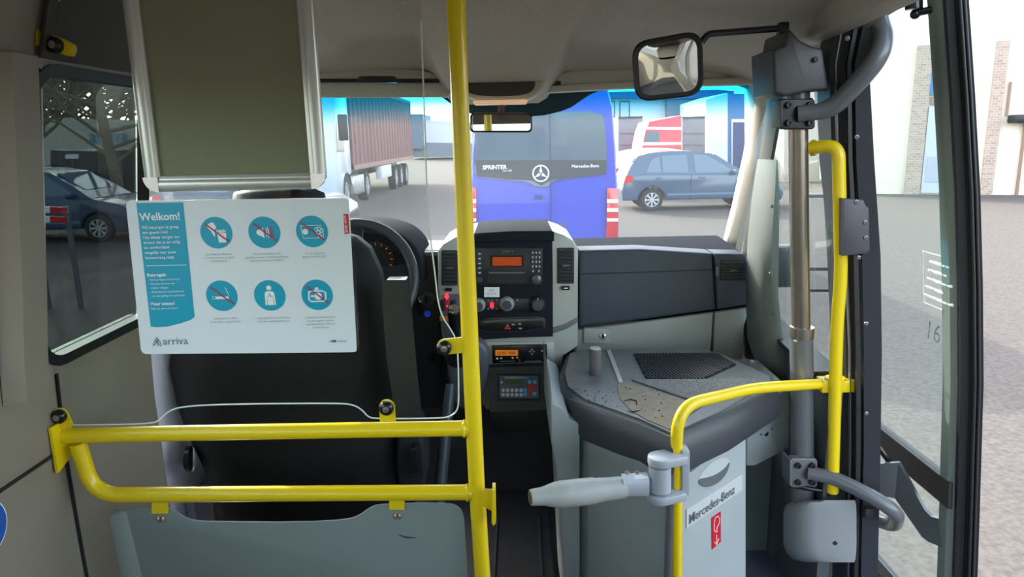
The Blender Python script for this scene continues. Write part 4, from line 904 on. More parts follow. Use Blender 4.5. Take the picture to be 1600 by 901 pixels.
for x in (980, 996): screw(ck, P(x, 738.5, 1.53), (0, -.3, 1), .006); mb = MB(); mb.cyl(P(x, 776, 1.56), P(x, 769, 1.56), .004); mb.build('bolt_end', SCREW, ck)
mb = MB(); h0 = P(1031, 765, 1.575); h1 = P(1031, 727, 1.575); mb.cyl(h0, h1, .0268, seg=32); hc = mb.build('hinge_barrel', HINGE, gt)
post = P(1057, 745, GYs)
def strap(zc_, name):
    A = Vector((h0.x, h0.y, 0)); B = Vector((P(1062, 745, GYs).x, GYs-.005, 0)); dd = (B-A).normalized(); n_ = Vector((-dd.y, dd.x, 0)); pts = []
    for k in range(13):
        t = R(90+180*k/12); pts.append(A+(dd*cos(t)+n_*sin(t))*.031)
    pts += [B-n_*.030, B+n_*.030]
    mb = MB(); mb.prism([p+Vector((0, 0, zc_-.011)) for p in pts], (0, 0, .022), .004, 2, True); return mb.build(name, HINGE, gt)
strap(P(1031, 718, 1.575).z, 'upper_strap'); strap(P(1031, 775, 1.575).z, 'lower_strap')
mb = MB(); pprism(mb, rpx(1066, 704, 1078, 774, 2), GYs-.02, .055, .003); mb.build('clamp_block', HINGE, gt)

# ================================================================== DOOR POST, ARMS, FRAME
dpz = thing('door_post', 'grey rotating door post with bronze upper tube and bolted clamps beside the entrance', 'door post', P(1252, 700, 1.98))
DY = 1.96
mb = MB(); mb.tube([P(1247, 190, DY), P(1249, 360, DY), P(1252, 530, DY)], .0255, 28); mb.build('upper_tube', STEELT, dpz)
mb = MB(); mb.tube([P(1252, 518, DY), P(1253, 600, DY), P(1254, 780, DY)], [.032, .0325, .0325], 28); mb.build('lower_tube', POSTG, dpz)
mb = MB(); mb.lathe([(.028, -.006), (.034, -.002), (.034, .022), (.0335, .03)], P(1252, 526, DY), (0, 0, 1)); mb.build('collar', STEELT, dpz)
screw(dpz, P(1243, 533, DY-.033), (0, -1, 0), .005)
def clamp(name, x0, y0, x1, y1, Y, m_):
    mb = MB(); pprism(mb, rpx(x0, y0, x1, y1, 6), Y-.045, .025, .004, 3); pprism(mb, rpx(x0, y0+3, x0+4, y1-3, 1), Y-.05, .06, .002); mb.tube([P((x0+x1)/2, y0+1, Y), P((x0+x1)/2, y1-1, Y)], .037); cl = mb.build(name, m_, dpz)
    for x in (x0+12, x1-10):
        for y in (y0+10, y1-10):
            mb = MB(); mb.lathe([(.0085, 0), (.0085, .010), (.007, .012), (.0045, .012), (.004, .007), (0, .007)], P(x, y, Y-.045), (0, -1, 0), 16); mb.build('hex_bolt', BLKM, cl)
clamp('upper_clamp', 1219, 154, 1274, 202, DY, BLKM); clamp('lower_clamp', 1234, 716, 1278, 762, DY, POSTG)
mb = MB(); ua = fillet([P(1246, 178, DY-.045), P(1300, 172, DY-.07), P(1386, 78, DY-.16), P(1372, 22, DY-.05), P(1352, 14, DY+.10), P(1340, 20, DY+.25)], .075, 10)
mb.tube(ua, [.021+.003*min(1, k/6) for k in range(len(ua))], 24); mb.build('upper_swing_arm', POSTG, dpz)
mb = MB(); la = fillet([P(1262, 738, DY-.045), P(1300, 745, DY-.07), P(1350, 768, DY-.12), P(1402, 800, DY-.16), P(1398, 822, DY-.06), P(1355, 806, DY+.05)], .05, 10)
mb.tube(la, .0205, 24); mb.build('lower_swing_arm', POSTG, dpz)
mb = MB(); pprism(mb, rpx(1352, 795, 1368, 812, 2), DY-.1, .04, .002); mb.build('arm_pivot', BLKM, dpz)
mb = MB(); mb.tube([P(1232, 757, DY-.03), P(1270, 764, DY-.05), P(1292, 767, DY-.05)], .007); mb.build('link_cable', BLK, dpz)
# drive housings
mh = thing('door_drive_housing', 'dark grey moulded door drive housing at the top of the door post', 'housing', P(1245, 105, 1.95))
mb = MB(); pprism(mb, [(1207, 78), (1226, 70), (1230, 50), (1236, 46), (1250, 62), (1270, 72), (1286, 76), (1296, 140), (1262, 143), (1228, 150), (1210, 146)], 1.95-.06, .16, .010, 3); hm = mb.build('cover', mat('dark_housing', srgb(70, 71, 73), .45, bump=.2), mh); screw(hm, P(1274, 93, 1.885), (0, -1, 0), .007, m=BLKM)
mb = MB(); mb.tube([P(1247, 145, DY), P(1247, 158, DY)], .030); mb.build('output_shaft', POSTG, mh)
lh = thing('lower_drive_housing', 'grey rounded plastic housing around the foot of the door post', 'housing', P(1280, 830, 1.95))
mb = MB(); sec = []
for y, gx in ((781, 22), (784, 10), (790, 3), (800, 0), (850, 0), (864, 5), (873, 14), (878, 30)):
    A = [P(1224+gx, y, 2.06), P(1226+gx, y, 2.0), P(1232+gx, y, 1.95), P(1242+gx, y, 1.91), P(1256+gx, y, 1.88), P(1276+gx*.6, y, 1.865), P(1338-gx*.12, y, 1.86), P(1340-gx*.12, y, 2.0), P(1300, y, 2.1)]; sec.append(A)
mb.loft(sec); hl = mb.build('cover', POSTG if False else mat('housing_grey', srgb(146, 150, 152), .42, bump=.15), lh, smooth=50); screw(hl, P(1305, 848, 1.862), (0, -1, 0), .006, m=BLKM)
# yellow vertical grab handle
gh = thing('door_grab_handle', 'yellow upright grab handle bent out from the door post beside the doorway', 'handle', P(1305, 500, 1.9))
HY = 1.90
mb = MB(); hp_ = fillet([P(1266, 231, DY-.01), P(1310, 226, HY), P(1314.5, 430, HY), P(1308, 500, HY), P(1300.5, 768, HY)], .06, 12); mb.tube(hp_, .0172, 24); mb.build('tube', YEL, gh)
mb = MB(); mb.lathe([(.022, 0), (.022, .008), (.019, .012)], P(1268, 231, DY-.01), (1, 0, 0)); mb.build('end_flange', YEL, gh)
mb = MB(); mb.lathe([(.0150, 0), (.015, .010), (.0, .010)], P(1300.5, 766, HY)-Vector((0, 0, .004)), (0, 0, -1)); mb.build('threaded_end', BLKM, gh)
# door jamb: extruded black column built from several profiles
jb = []
def jcol(name, pl, pr, Y0, Y1, m_, d=.05, rows=None):
    ysr = rows or [-40, 150, 300, 450, 600, 750, 960]
    mb = MB(); secs = []
    for k, y in enumerate(ysr):
        A = P(pl[k], y, Y0); B = P(pr[k], y, Y1); secs.append([A, B, B+Vector((0.0, d, 0)), A+Vector((0, d, 0))])
    mb.loft(secs); return struct(mb.build(name, m_, smooth=25))
rows = [-40, 100, 250, 400, 550, 700, 960]
jcol('trim_20', [1322, 1296, 1300, 1316, 1322, 1322, 1318], [1366, 1342, 1344, 1350, 1352, 1350, 1346], 1.93, 1.90, BLKM, .08, rows)
jcol('trim_21', [1366, 1336, 1338, 1347, 1350, 1350, 1344], [1398, 1358, 1366, 1376, 1378, 1376, 1370], 1.885, 1.87, mat('dark_jamb_rail', srgb(58, 60, 66), .35), .05, rows)
jcol('trim_22', [1350, 1324, 1326, 1334, 1338, 1338, 1334], [1356, 1330, 1332, 1341, 1345, 1345, 1340], 1.888, 1.888, SEAMB, .01, rows)
jcol('trim_23', [1330, 1305, 1309, 1322, 1328, 1328, 1324], [1332, 1307, 1311, 1324, 1330, 1330, 1326], 1.905, 1.905, mat('jamb_line', srgb(80, 80, 84), .4), .01, rows)
mb = MB(); pprism(mb, [(1318, 310), (1350, 312), (1354, 322), (1358, 324), (1360, 390), (1356, 396), (1318, 400)], 1.86, .06, .004); jp = struct(mb.build('trim_24', mat('jamb_cover_grey', srgb(72, 70, 76), .45)))
mb = MB()
for q in ((1323, 60), (1338, 214), (1337, 315), (1341, 402), (1351, 347), (1352, 371), (1353, 505), (1353, 645)): mb.lathe([(.006, 0), (.006, .004), (.003, .005), (0, .003)], P(q[0], q[1], 1.862), (0, -1, 0), 12)
struct(mb.build('trim_25', SCREW if False else mat('dark_screw', srgb(120, 120, 124), .35, metal=.6)))
# threshold at the doorway foot and lintel
mb = MB(); mb.prism([P(1366, 830, 1.9), P(1378, 826, 1.93), P(1440, 905, 1.75), P(1480, 960, 1.65), P(1400, 980, 1.65)], (0, .01, -.02)); 
mb.bm.free()
mb = MB(); mb.prism([(.87, .95, 1.86), (.96, .95, 1.80), (.96, 2.0, 1.80), (.87, 2.0, 1.86)], (0, 0, .05)); mb.prism([(.80, 1.3, 1.74), (.86, 1.3, 1.72), (.86, 2.45, 1.66), (.80, 2.45, 1.66)], (0, 0, .12), .01); struct(mb.build('trim_26', TRIM))
# door leaf standing open outside
dl = thing('entrance_door_leaf', 'open glazed bus door leaf with thick black rubber frame standing outside the doorway', 'door', P(1500, 450, 1.75))
LX = [1488, 1502, 1510, 1514, 1515, 1509, 1500]; rws = [-60, 150, 300, 450, 600, 800, 1060]
def leafpt(k, dpx, Y): return P(LX[k]+dpx, rws[k], Y)
LZ = []
for nm, a, b, Y0, Y1, m_ in (('frame_inner', -30, -12, 1.80, 1.78, mat('sage_frame_face', srgb(120, 128, 120), .4)), ('frame_core', -14, 4, 1.775, 1.765, BLKM), ('rubber_seal', 2, 22, 1.76, 1.75, SEAMB)):
    mb = MB(); secs = []
    for k in range(len(rws)):
        A = leafpt(k, a, Y0); B = leafpt(k, b, Y1); secs.append([A, B, B+Vector((.0, .035, 0)), A+Vector((0, .035, 0))])
    mb.loft(secs); mb.build(nm, m_, dl)
for dpx in (8, 15):
    mb = MB(); mb.tube([leafpt(k, dpx, 1.752) for k in range(len(rws))], .0042, 10); mb.build('seal_lip', BLKM, dl)
def lx(z):                                     # leaf plane: follows the curved side
    k = [leafpt(i, -22, 1.79) for i in range(len(rws))]
    for p, q in zip(k, k[1:]):
        if q.z <= z <= p.z: return p.x+(q.x-p.x)*(p.z-z)/(p.z-q.z)
    return k[0].x if z > k[0].z else k[-1].x
def leafgrid(y0, y1, z0, z1, off=0.0, n=10): return [[Vector((lx(z)+off, y, z)) for y in (y0, y1)] for z in [z0+(z1-z0)*i/n for i in range(n+1)]]
mb = MB(); mb.sheet(leafgrid(1.80, 2.50, .50, 1.90), (.006, 0, 0)); gl1 = mb.build('upper_glass', DOORG, dl)
mb = MB(); mb.sheet(leafgrid(1.80, 2.50, -.0, .42), (.006, 0, 0)); mb.build('lower_glass', DOORG, dl)
mb = MB(); mb.sheet(leafgrid(1.79, 2.50, .42, .50, -.01), (.03, 0, 0)); mb.build('cross_bar', mat('brown_black_bar', srgb(60, 52, 50), .5), dl)
mb = MB(); mb.sheet(leafgrid(1.79, 2.50, -.30, .0, -.008), (.035, 0, 0)); lowp = mb.build('bottom_panel', BLKM, dl)
mb = MB(); mb.sheet(leafgrid(1.79, 2.50, -.02, .03, -.014), (.004, 0, 0)); mb.build('bottom_rail', POSTG, dl)
mb = MB(); mb.sheet(leafgrid(2.46, 2.52, -.30, 1.90, -.012), (.03, 0, 0)); mb.build('frame_far', BLKM, dl)
mb = MB(); mb.sheet(leafgrid(1.80, 2.50, 1.86, 1.93, -.012), (.03, 0, 0)); mb.build('frame_top', BLKM, dl)
mb = MB(); mb.loft([[p, p+Vector((0, 0, h)), p+Vector((.012, 0.01, h)), p+Vector((.012, .01, 0))] for p, h in ((P(1366, 772, 1.98), .10), (P(1396, 778, 1.95), .115), (P(1398, 778, 1.95), .115), (P(1440, 838, 1.88), .085), (P(1450, 846, 1.86), .08), (P(1480, 858, 1.80), .085))]); mb.build('guide_arm', POSTG, dl)
mb = MB(); mb.tube([P(1366, 690, 2.0), P(1400, 735, 1.98), P(1404, 742, 1.98)], .008); mb.ball(P(1404, 744, 1.98), .012); mb.build('door_catch', BLK, dl)
mb = MB(); mb.tube([P(1380, 24, 1.9), P(1412, 6, 1.88), P(1430, -4, 1.86)], .006); mb.build('top_rod', POSTG, dl)
mb = MB(); mb.cyl(P(1428, 2, 1.84), P(1428, 14, 1.84), .020); mb.ball(P(1430, 22, 1.84), .012); mb.tube([P(1430, 20, 1.84), P(1462, 14, 1.82)], .009); mb.build('top_pivot', BLK, dl)
# printed notice on the glass seen from its back
def LG(y, z, off=-.004): return Vector((lx(z)+off, y, z))
y0, y1 = 1.96, 1.80
zt_ = PX(1443, 392, lx(1.13)).z; y0 = PX(1443, 392, lx(1.13)).y; zb_ = PX(1445, 470, lx(.9)).z
print('notice', y0, zt_, zb_)
nt_ = []
mb = MB()
for a, b in (((y0, zt_), (y0, zb_)), ((y0, zt_), (1.80, zt_)), ((y0, zb_), (1.80, zb_))): mb.tube([LG(*a), LG(*b)], .0016, 6)
hh = zt_-zb_
for k in range(5):
    zc__ = zt_-hh*(.16+.17*k); t = y0-.02; lim = 1.81 if k != 3 else 1.83; rr_ = random.Random(k)
    yy = y0-.035+.008*k
    while yy > lim: l = rr_.uniform(.008, .02); mb.tube([LG(yy, zc__), LG(yy-l, zc__)], .0042, 6); yy -= l+.004
no_ = mb.build('printed_notice', WHT, dl); lab(no_, 'white outlined notice with lines of print seen from the back')
mb = MB(); c = LG(1.86, zb_-.09); mb.text('169', .075, LG(1.925, zb_-.10, -.004), (0, -1, 0), (0, 0, 1), bold=-.004); mb.build('fleet_number', mat('faded_number', srgb(130, 136, 140), .5), dl)

# ================================================================== INTERIOR MIRROR ON ITS ARM
im = thing('passenger_mirror', 'rounded black-framed convex mirror on long rod, hanging above the right of the windscreen', 'mirror', P(1043, 103, 1.9))
MY = 1.90
mo = chaik([P(986, 68, MY), P(1096, 48, MY-.02), P(1099, 144, MY-.02), P(995, 157, MY)], 0)
def rquad(q, r_, n=6):
    out = []; m_ = len(q)
    for i in range(m_):
        a, b, c = q[i-1], q[i], q[(i+1) % m_]; p0 = b+(a-b).normalized()*r_; p1 = b+(c-b).normalized()*r_
        for k in range(n+1): t = k/n; out.append(p0*(1-t)**2+b*2*t*(1-t)+p1*t*t)
    return out
MQ = [P(986, 66, MY-.018), P(1097, 46, MY-.033), P(1100, 148, MY-.012), P(992, 160, MY+.003)]
cm = sum(MQ, Vector())/4; nrm = ((MQ[1]-MQ[0]).cross(MQ[2]-MQ[1])).normalized(); nrm = nrm if nrm.y < 0 else -nrm
mb = MB(); mb.loft([[p-nrm*.035 for p in inset(rquad(MQ, .045), .03)], [p-nrm*.02 for p in inset(rquad(MQ, .045), .004)], rquad(MQ, .045), [p+nrm*.006 for p in inset(rquad(MQ, .045), .005)], [p+nrm*.004 for p in inset(rquad(MQ, .045), .016)]]); mf = mb.build('mirror_housing', BLK if False else mat('black_mirror_plastic', srgb(30, 30, 32), .45), im)
mb = MB(); rg = inset(rquad(MQ, .045), .0145); rings = []
for s in (1, .93, .86, .78, .7, .6, .5, .4, .3, .2, .1, .01): rings.append([cm+(p-cm)*s+nrm*(.004+.0032*(1-s*s)) for p in rg])
mb.loft(rings); mb.build('mirror_glass', MIRR, mf, smooth=80)
mb = MB(); mb.tube(fillet([P(1096, 66, MY), P(1106, 53, MY), P(1222, 44, MY+.05)], .02, 6), .0085, 14); mb.box(P(1223, 46, MY+.05), (.025, .03, .035), .004); mb.build('mirror_arm', BLKM, im)

# ================================================================== EXTERIOR MIRROR seen through the quarter window
xm = thing('door_mirror', 'black exterior door mirror with two panes outside the quarter window by the door post', 'mirror', P(1285, 380, 2.75))
XY = 2.78
mb = MB(); pprism(mb, rpx(1252, 304, 1345, 457, 10), XY, .10, .012, 3); xh = mb.build('mirror_housing', BLKM, xm)
mb = MB(); pprism(mb, rpx(1257, 309, 1340, 418, 6), XY-.004, .004); mb.build('main_glass', MIRR, xh)
mb = MB(); pprism(mb, rpx(1257, 423, 1340, 452, 6), XY-.004, .004); mb.build('wide_angle_glass', MIRR, xh)
mb = MB(); mb.tube([P(1262, 430, XY+.05), P(1225, 436, XY+.1), Vector((.93, XY+.1, P(1210, 440, XY+.1).z))], .03); mb.box(P(1228, 415, XY+.04), (.14, .08, .17), .02); mb.build('mirror_arm', DASHB, xm)

# ================================================================== OUTSIDE
ASPH = mat('asphalt', srgb(96, 91, 87), 1.0, spec=.08, noise=.22, nscale=28, bump=.5, bscale=60, detail=8)
mb = MB(); mb.prism([(-120, -60, GZ), (120, -60, GZ), (120, 160, GZ), (-120, 160, GZ)], (0, 0, -.1)); struct(mb.build('ground', ASPH))
def GP(px, py): return PZ(px, py, GZ)
def wheel(parent, c, ax, r, w_, name='wheel', spokes=8, rimm=None):
    ax = Vector(ax); mb = MB(); mb.lathe([(r*.64, -w_*.2), (r*.66, -w_/2), (r*.94, -w_/2), (r, -w_*.35), (r, w_*.35), (r*.94, w_/2), (r*.66, w_/2), (r*.64, w_*.15)], c, ax, 32); t = mb.build(name, mat('tyre_rubber', srgb(42, 42, 44), .8), parent)
    mb = MB(); f = c+ax*(w_/2-.01); mb.lathe([(r*.64, -.03), (r*.64, .004), (r*.58, .004), (r*.56, -.03), (0, -.03)], f, ax, 32)
    u = ax.orthogonal().normalized(); v = ax.cross(u)
    for k in range(spokes):
        d = u*cos(2*pi*k/spokes)+v*sin(2*pi*k/spokes); n_ = ax.cross(d); mb.prism([f+d*r*.12+n_*r*.05, f+d*r*.58+n_*r*.11, f+d*r*.58-n_*r*.11, f+d*r*.12-n_*r*.05], ax*-.02)
    mb.cyl(f-ax*.02, f+ax*.005, r*.16); mb.build('hub_cap', rimm or mat('alloy_rim', srgb(190, 194, 198), .3, metal=.6), t); return t
# ---- blue van ahead
VY = 9.6; VB = mat('blue_van_paint', srgb(52, 68, 190), .3, coat=.6)
van = thing('blue_van', 'blue high-roof van parked straight ahead with its rear doors facing the windscreen', 'van', (.4, 12.0, GZ))
vx0 = P(733, 300, VY).x; vx1 = P(968, 300, VY).x; vc = (vx0+vx1)/2; hw = (vx1-vx0)/2
def vsec(y, s=1.0, zt=2.75, zb=.25):
    out = []
    H = [(.93, zb), (1.0, zb+.15), (1.0, .9), (.985, 1.3), (.95, 1.9), (.905, 2.45), (.84, zt-.07), (.7, zt)]
    for k, z in H: out.append(Vector((vc+hw*k*s, y, GZ+z)))
    for k, z in H[::-1]: out.append(Vector((vc-hw*k*s, y, GZ+z)))
    return out
mb = MB(); mb.loft([[p.lerp(Vector((vc, VY, GZ+1.4)), .03) for p in vsec(VY)], vsec(VY+.06), vsec(VY+3), vsec(VY+4.3), vsec(VY+4.9, .97, 1.9), vsec(VY+5.7, .93, 1.15), vsec(VY+5.9, .85, .9)]); vb = mb.build('van_body', VB, van, smooth=35)
vy = VY-.004
def vr(name, pts, m_, par, off=.0, th=.02, bev=0, ch=0):
    a = MB(); q = PP(pts, vy-off-th)
    if ch: q = chaik(q, ch)
    a.prism(q, (0, th+.01, 0), bev); return a.build(name, m_, par)
wn = vr('rear_window', [(743, 190), (765, 182), (850, 176), (940, 172), (946, 200), (949, 250), (947, 272), (900, 277), (868, 281), (858, 290), (846, 292), (834, 290), (824, 283), (790, 281), (745, 276), (741, 260)], mat('dark_rear_glass', srgb(86, 104, 118), .08, spec=.9), vb, ch=1)
vr('window_lower_band', [(742, 250), (948, 250), (947, 271), (900, 276), (860, 281), (846, 290), (832, 282), (790, 280), (745, 275)], mat('black_band', srgb(62, 66, 72), .25), wn, off=.012)
mb = MB(); mb.prism(PP([(858.3, 176), (859.6, 176), (862.6, 378), (861.2, 378)], vy-.03), (0, .02, 0)); mb.build('door_gap', mat('door_gap_blue', srgb(40, 50, 120), .5), vb)
for pts in ([(894, 380), (940, 182)],):
    pass
for s_, (xa, xb) in ((-1, (735, 744)), (1, (949, 966))):
    tl = vr('tail_light', [(xa, 294), (xb, 294), (xb+.5, 340), (xb-1, 372), (xb-4, 375), (xa-2, 374), (xa-.5, 330)], mat('red_tail_light', srgb(205, 40, 50), .2, coat=1), vb, off=.01, th=.04, bev=.008)
    for k, (ya, yb) in enumerate(((311, 317), (325, 331), (341, 346))): vr('clear_band', [(xa-.5, ya), (xb, ya), (xb, yb), (xa-.5, yb)], mat('clear_lamp', srgb(225, 215, 215), .2), tl, off=.055, th=.01)
mb = MB(); ce = P(845, 271, vy-.04); r_ = U(12, VY)
mb.loft([[ce+Vector((cos(t)*(r_+d*cos(a)), d*sin(a), sin(t)*(r_+d*cos(a)))) for d, a in [(.012, 2*pi*j/6) for j in range(6)]] for t in [2*pi*k/40 for k in range(41)]], True, False)
for t in (90, 210, 330):
    d = Vector((cos(R(t)), 0, sin(R(t)))); n_ = Vector((-d.z, 0, d.x)); mb.prism([ce+n_*.028, ce+d*r_, ce-n_*.028], (0, .012, 0))
mb.build('star_emblem', mat('emblem_silver', srgb(225, 228, 232), .3, metal=.3), vb)
mb = MB(); mb.text('SPRINTER', U(8.6, VY), P(754, 264.5, vy-.05), bold=.03); mb.text('316 CDI', U(4.2, VY), P(785, 268, vy-.05)); mb.build('model_lettering', WHT, vb)
mb = MB(); mb.text('Mercedes-Benz', U(6.8, VY), P(893, 262, vy-.05), bold=.01); mb.build('maker_lettering', WHT, vb)
pr = vr('plate_recess', [(802, 348), (886, 348), (884, 363), (806, 363)], mat('plate_recess_blue', srgb(70, 80, 140), .4), vb, th=.01)
vp = vr('plate_holder', [(812, 351), (876, 351), (876, 362), (812, 362)], mat('plate_holder_grey', srgb(100, 108, 130), .4), pr, off=.01)
for x in (814, 835, 853, 874): vr('plate_clip', [(x-1.5, 355), (x+1.5, 355), (x+1.5, 358), (x-1.5, 358)], mat('clip_yellow', srgb(190, 180, 130), .5), vp, off=.03, th=.01)
vr('door_handle', [(836, 305), (848, 305), (848, 311), (836, 311)], mat('handle_dark_blue', srgb(50, 60, 130), .4), vb, th=.03)
mb = MB(); mb.box((vc, VY-.08, GZ+.42), (hw*2*.98, .22, .24), .04); mb.build('rear_bumper', DASHB, van)
for s_ in (-1, 1):
    for y in (VY+1.0, VY+4.6): wheel(van, Vector((vc+s_*(hw-.12), y, GZ+.34)), (s_, 0, 0), .34, .22)
# ---- hatchback car (side on, nose right)
def car(name, label, Yn, X0, Lc, paint, wid=1.75, group=None):
    c = thing(name, label, 'car', (X0+Lc/2, Yn+wid/2, GZ)); g = GZ; s = Lc/4.2
    def q(x, z): return Vector((X0+x*s, Yn, g+z))
    low = [q(.02, .30), (q(.0, .55)), q(.03, .75), q(.10, .98), q(.6, 1.02), q(2.9, .98), q(3.25, .95), q(3.85, .82), q(4.15, .62), q(4.2, .40), q(4.15, .25), q(3.75, .2)]
    def arch(cx, r, n=10): return [q(cx+r*cos(R(180*k/n)), .30+r*sin(R(180*k/n))) for k in range(n+1)]
    low += arch(3.32, .36)+arch(.78, .36)
    mb = MB(); mb.prism(low, (0, wid, 0), .05, 3, True); body = mb.build('body', paint, c, smooth=45)
    roof = [q(.10, .96), q(.22, 1.22), q(.42, 1.50), (q(.75, 1.58)), q(1.3, 1.61), q(1.9, 1.60), q(2.35, 1.52), q(2.95, 1.16), q(3.25, .96)]
    mb = MB(); pts = [p.copy() for p in roof]; secs = []
    for f, ins in ((0, 0), (1, 0)):
        sec = []
        for p in pts:
            t = max(0, (p.z-g-.96)/.65)*.20; sec.append(Vector((p.x, Yn+.02+t if f == 0 else Yn+wid-.02-t, p.z)))
        secs.append(sec)
    mb.loft(secs); cab = mb.build('cabin', paint, c, smooth=45)
    def win(nm, pl):
        a = MB(); q_ = [Vector((X0+x*s, Yn+.02+max(0, (z-.96)/.65)*.20-.006, g+z)) for x, z in pl]; a.prism(q_, (0, .02, 0)); return a.build(nm, WINDC, cab)
    win('side_window', [(.62, 1.06), (.78, 1.40), (.98, 1.47), (1.0, 1.05)]); win('side_window', [(1.06, 1.05), (1.05, 1.48), (1.68, 1.52), (1.72, 1.03)]); win('side_window', [(1.90, 1.02), (1.86, 1.52), (2.2, 1.48), (2.55, 1.27), (2.90, 1.02)])
    a = MB(); a.prism([Vector((X0+x*s, Yn+.3, g+z)) for x, z in ((2.42, 1.49), (2.98, 1.13), (3.0, 1.14), (2.44, 1.51))], (0, wid-.6, 0)); a.build('windscreen', WINDC, cab)
    a = MB(); a.prism([Vector((X0+x*s, Yn+.25, g+z)) for x, z in ((.16, 1.05), (.37, 1.44), (.35, 1.46), (.13, 1.06))], (0, wid-.5, 0)); a.build('rear_screen', WINDC, cab)
    a = MB(); a.prism([Vector((X0+x*s, Yn-.008, g+z)) for x, z in ((.03, .76), (.30, .82), (.26, .98), (.10, .99))], (0, .10, 0)); a.build('tail_lamp', mat('red_tail_light', (1, 0, 0, 1)), body)
    a = MB(); a.prism([Vector((X0+x*s, Yn-.008, g+z)) for x, z in ((1.18, .42), (2.95, .42), (2.95, .48), (1.18, .48))], (0, .02, 0)); a.build('side_moulding', mat('moulding_blue_grey', srgb(96, 116, 140), .4), body)
    for x in (1.76,):
        a = MB(); a.prism([Vector((X0+xx*s, Yn-.003, g+z)) for xx, z in ((x-.005, .30), (x+.005, .30), (x+.03, .98), (x+.02, .98))], (0, .02, 0)); a.build('door_seam', BLK, body)
    for x in (.95, 2.05):
        a = MB(); a.box(Vector((X0+x*s, Yn-.012, g+.90)), (.18, .03, .035), .01); a.build('door_handle', paint, body)
    a = MB(); a.box(Vector((X0+2.85*s, Yn-.08, g+1.03)), (.12, .2, .13), .04); a.build('wing_mirror', paint, cab)
    for x in (.78, 3.32):
        for y, sd in ((Yn+.11, -1), (Yn+wid-.11, 1)): wheel(c, Vector((X0+x*s, y, g+.31)), (0, sd, 0), .31, .2)
    return c
WINDC = mat('car_window_glass', srgb(92, 112, 128), .05, spec=1.0)
CYc = 19.6
car('hatchback_car', 'slate blue five-door hatchback with silver wheels parked right of the blue van', CYc, P(972, 300, CYc).x, U(252, CYc), mat('slate_blue_paint', srgb(66, 88, 112), .25, coat=.8))
car('white_hatchback_car', 'white car mostly hidden between the blue van and the slate blue hatchback', 24.0, P(958, 280, 24).x, 4.3, mat('white_car_paint', srgb(225, 228, 232), .25, coat=.8))
# ---- red truck cab with grey trailer
rt_ = thing('red_truck', 'red truck cab with white stripes standing behind the slate blue hatchback', 'truck', (P(1030, 250, 30).x, 31, GZ))
TY = 30.0; REDP = mat('red_truck_paint', srgb(190, 40, 62), .35, coat=.4)
def tr(name, pts, m_, par, Y=TY, d=2.4, off=0, bev=0):
    a = MB(); a.prism(PP(pts, Y-off), (0, d, 0), bev); return a.build(name, m_, par)
cabm = tr('cab', [(1003, 248), (1003, 228), (1008, 205), (1014, 190), (1065, 180), (1065, 300), (998, 300), (998, 262)], REDP, rt_, bev=.04)
for pts in ([(1008, 198), (1065, 198.5), (1065, 203), (1007, 202)], [(1002, 222), (1065, 222), (1065, 226), (1001, 227)], [(1000, 232), (1065, 243), (1065, 246), (1000, 237)]): tr('white_stripe', pts, WHT, cabm, d=.02, off=.02)
tr('side_window', [(1008, 222), (1010, 206), (1030, 205), (1030, 222)], WINDC, cabm, d=.02, off=.03)
tr('white_edge_strip', [(998, 262), (1003, 262), (1003, 295), (998, 295)], WHT, cabm, d=.1, off=.06)  # white strip down the left edge of the cab
for px in (1010, 1055): wheel(rt_, Vector((P(px, 290, TY).x, TY+.2, GZ+.5)), (0, -1, 0), .5, .3)
mb = MB(); mb.box(Vector((P(1030, 290, TY).x, TY+1.2, GZ+.75)), (1.5, 1.6, .35), .03); mb.build('chassis', BLKM, rt_)
for i, (xa, xb, lb) in enumerate(((966, 1004, 'grey box trailer standing left of the red truck cab behind the blue van'), (1066, 1102, 'grey box trailer standing right of the red truck cab'))):
    t = thing('box_trailer', lb, 'trailer', (P((xa+xb)/2, 250, 34).x, 35, GZ)); 
    a = MB(); a.prism(PP([(xa, 184), (xb, 183), (xb, 256), (xa, 256)], 34), (0, 2.4, 0), .03); b = a.build('box', mat('trailer_grey', srgb(132, 140, 150), .6, noise=.08, nscale=2), t)
    a = MB(); a.prism(PP([(xa, 182.5), (xb, 181.5), (xb, 184), (xa, 185)], 33.95), (0, 2.5, 0)); a.build('top_rail', mat('dark_rail', srgb(60, 68, 78), .6), b)
    a = MB()
    for k in range(2): a.prism(PP([(xa+2, 208+k*18), (xb, 208+k*18), (xb, 208.6+k*18), (xa+2, 208.6+k*18)], 33.96), (0, .05, 0))
    a.build('seam', POSTG, b)
    for px in (xa+7, xb-7): wheel(t, Vector((P(px, 270, 34).x, 34.4, GZ+.5)), (0, -1, 0), .5, .3)
    a = MB(); a.box(Vector((P((xa+xb)/2, 270, 34).x, 35.2, GZ+.8)), (U(xb-xa, 34)*.9, 1.6, .5), .02); a.build('chassis', BLKM, t)
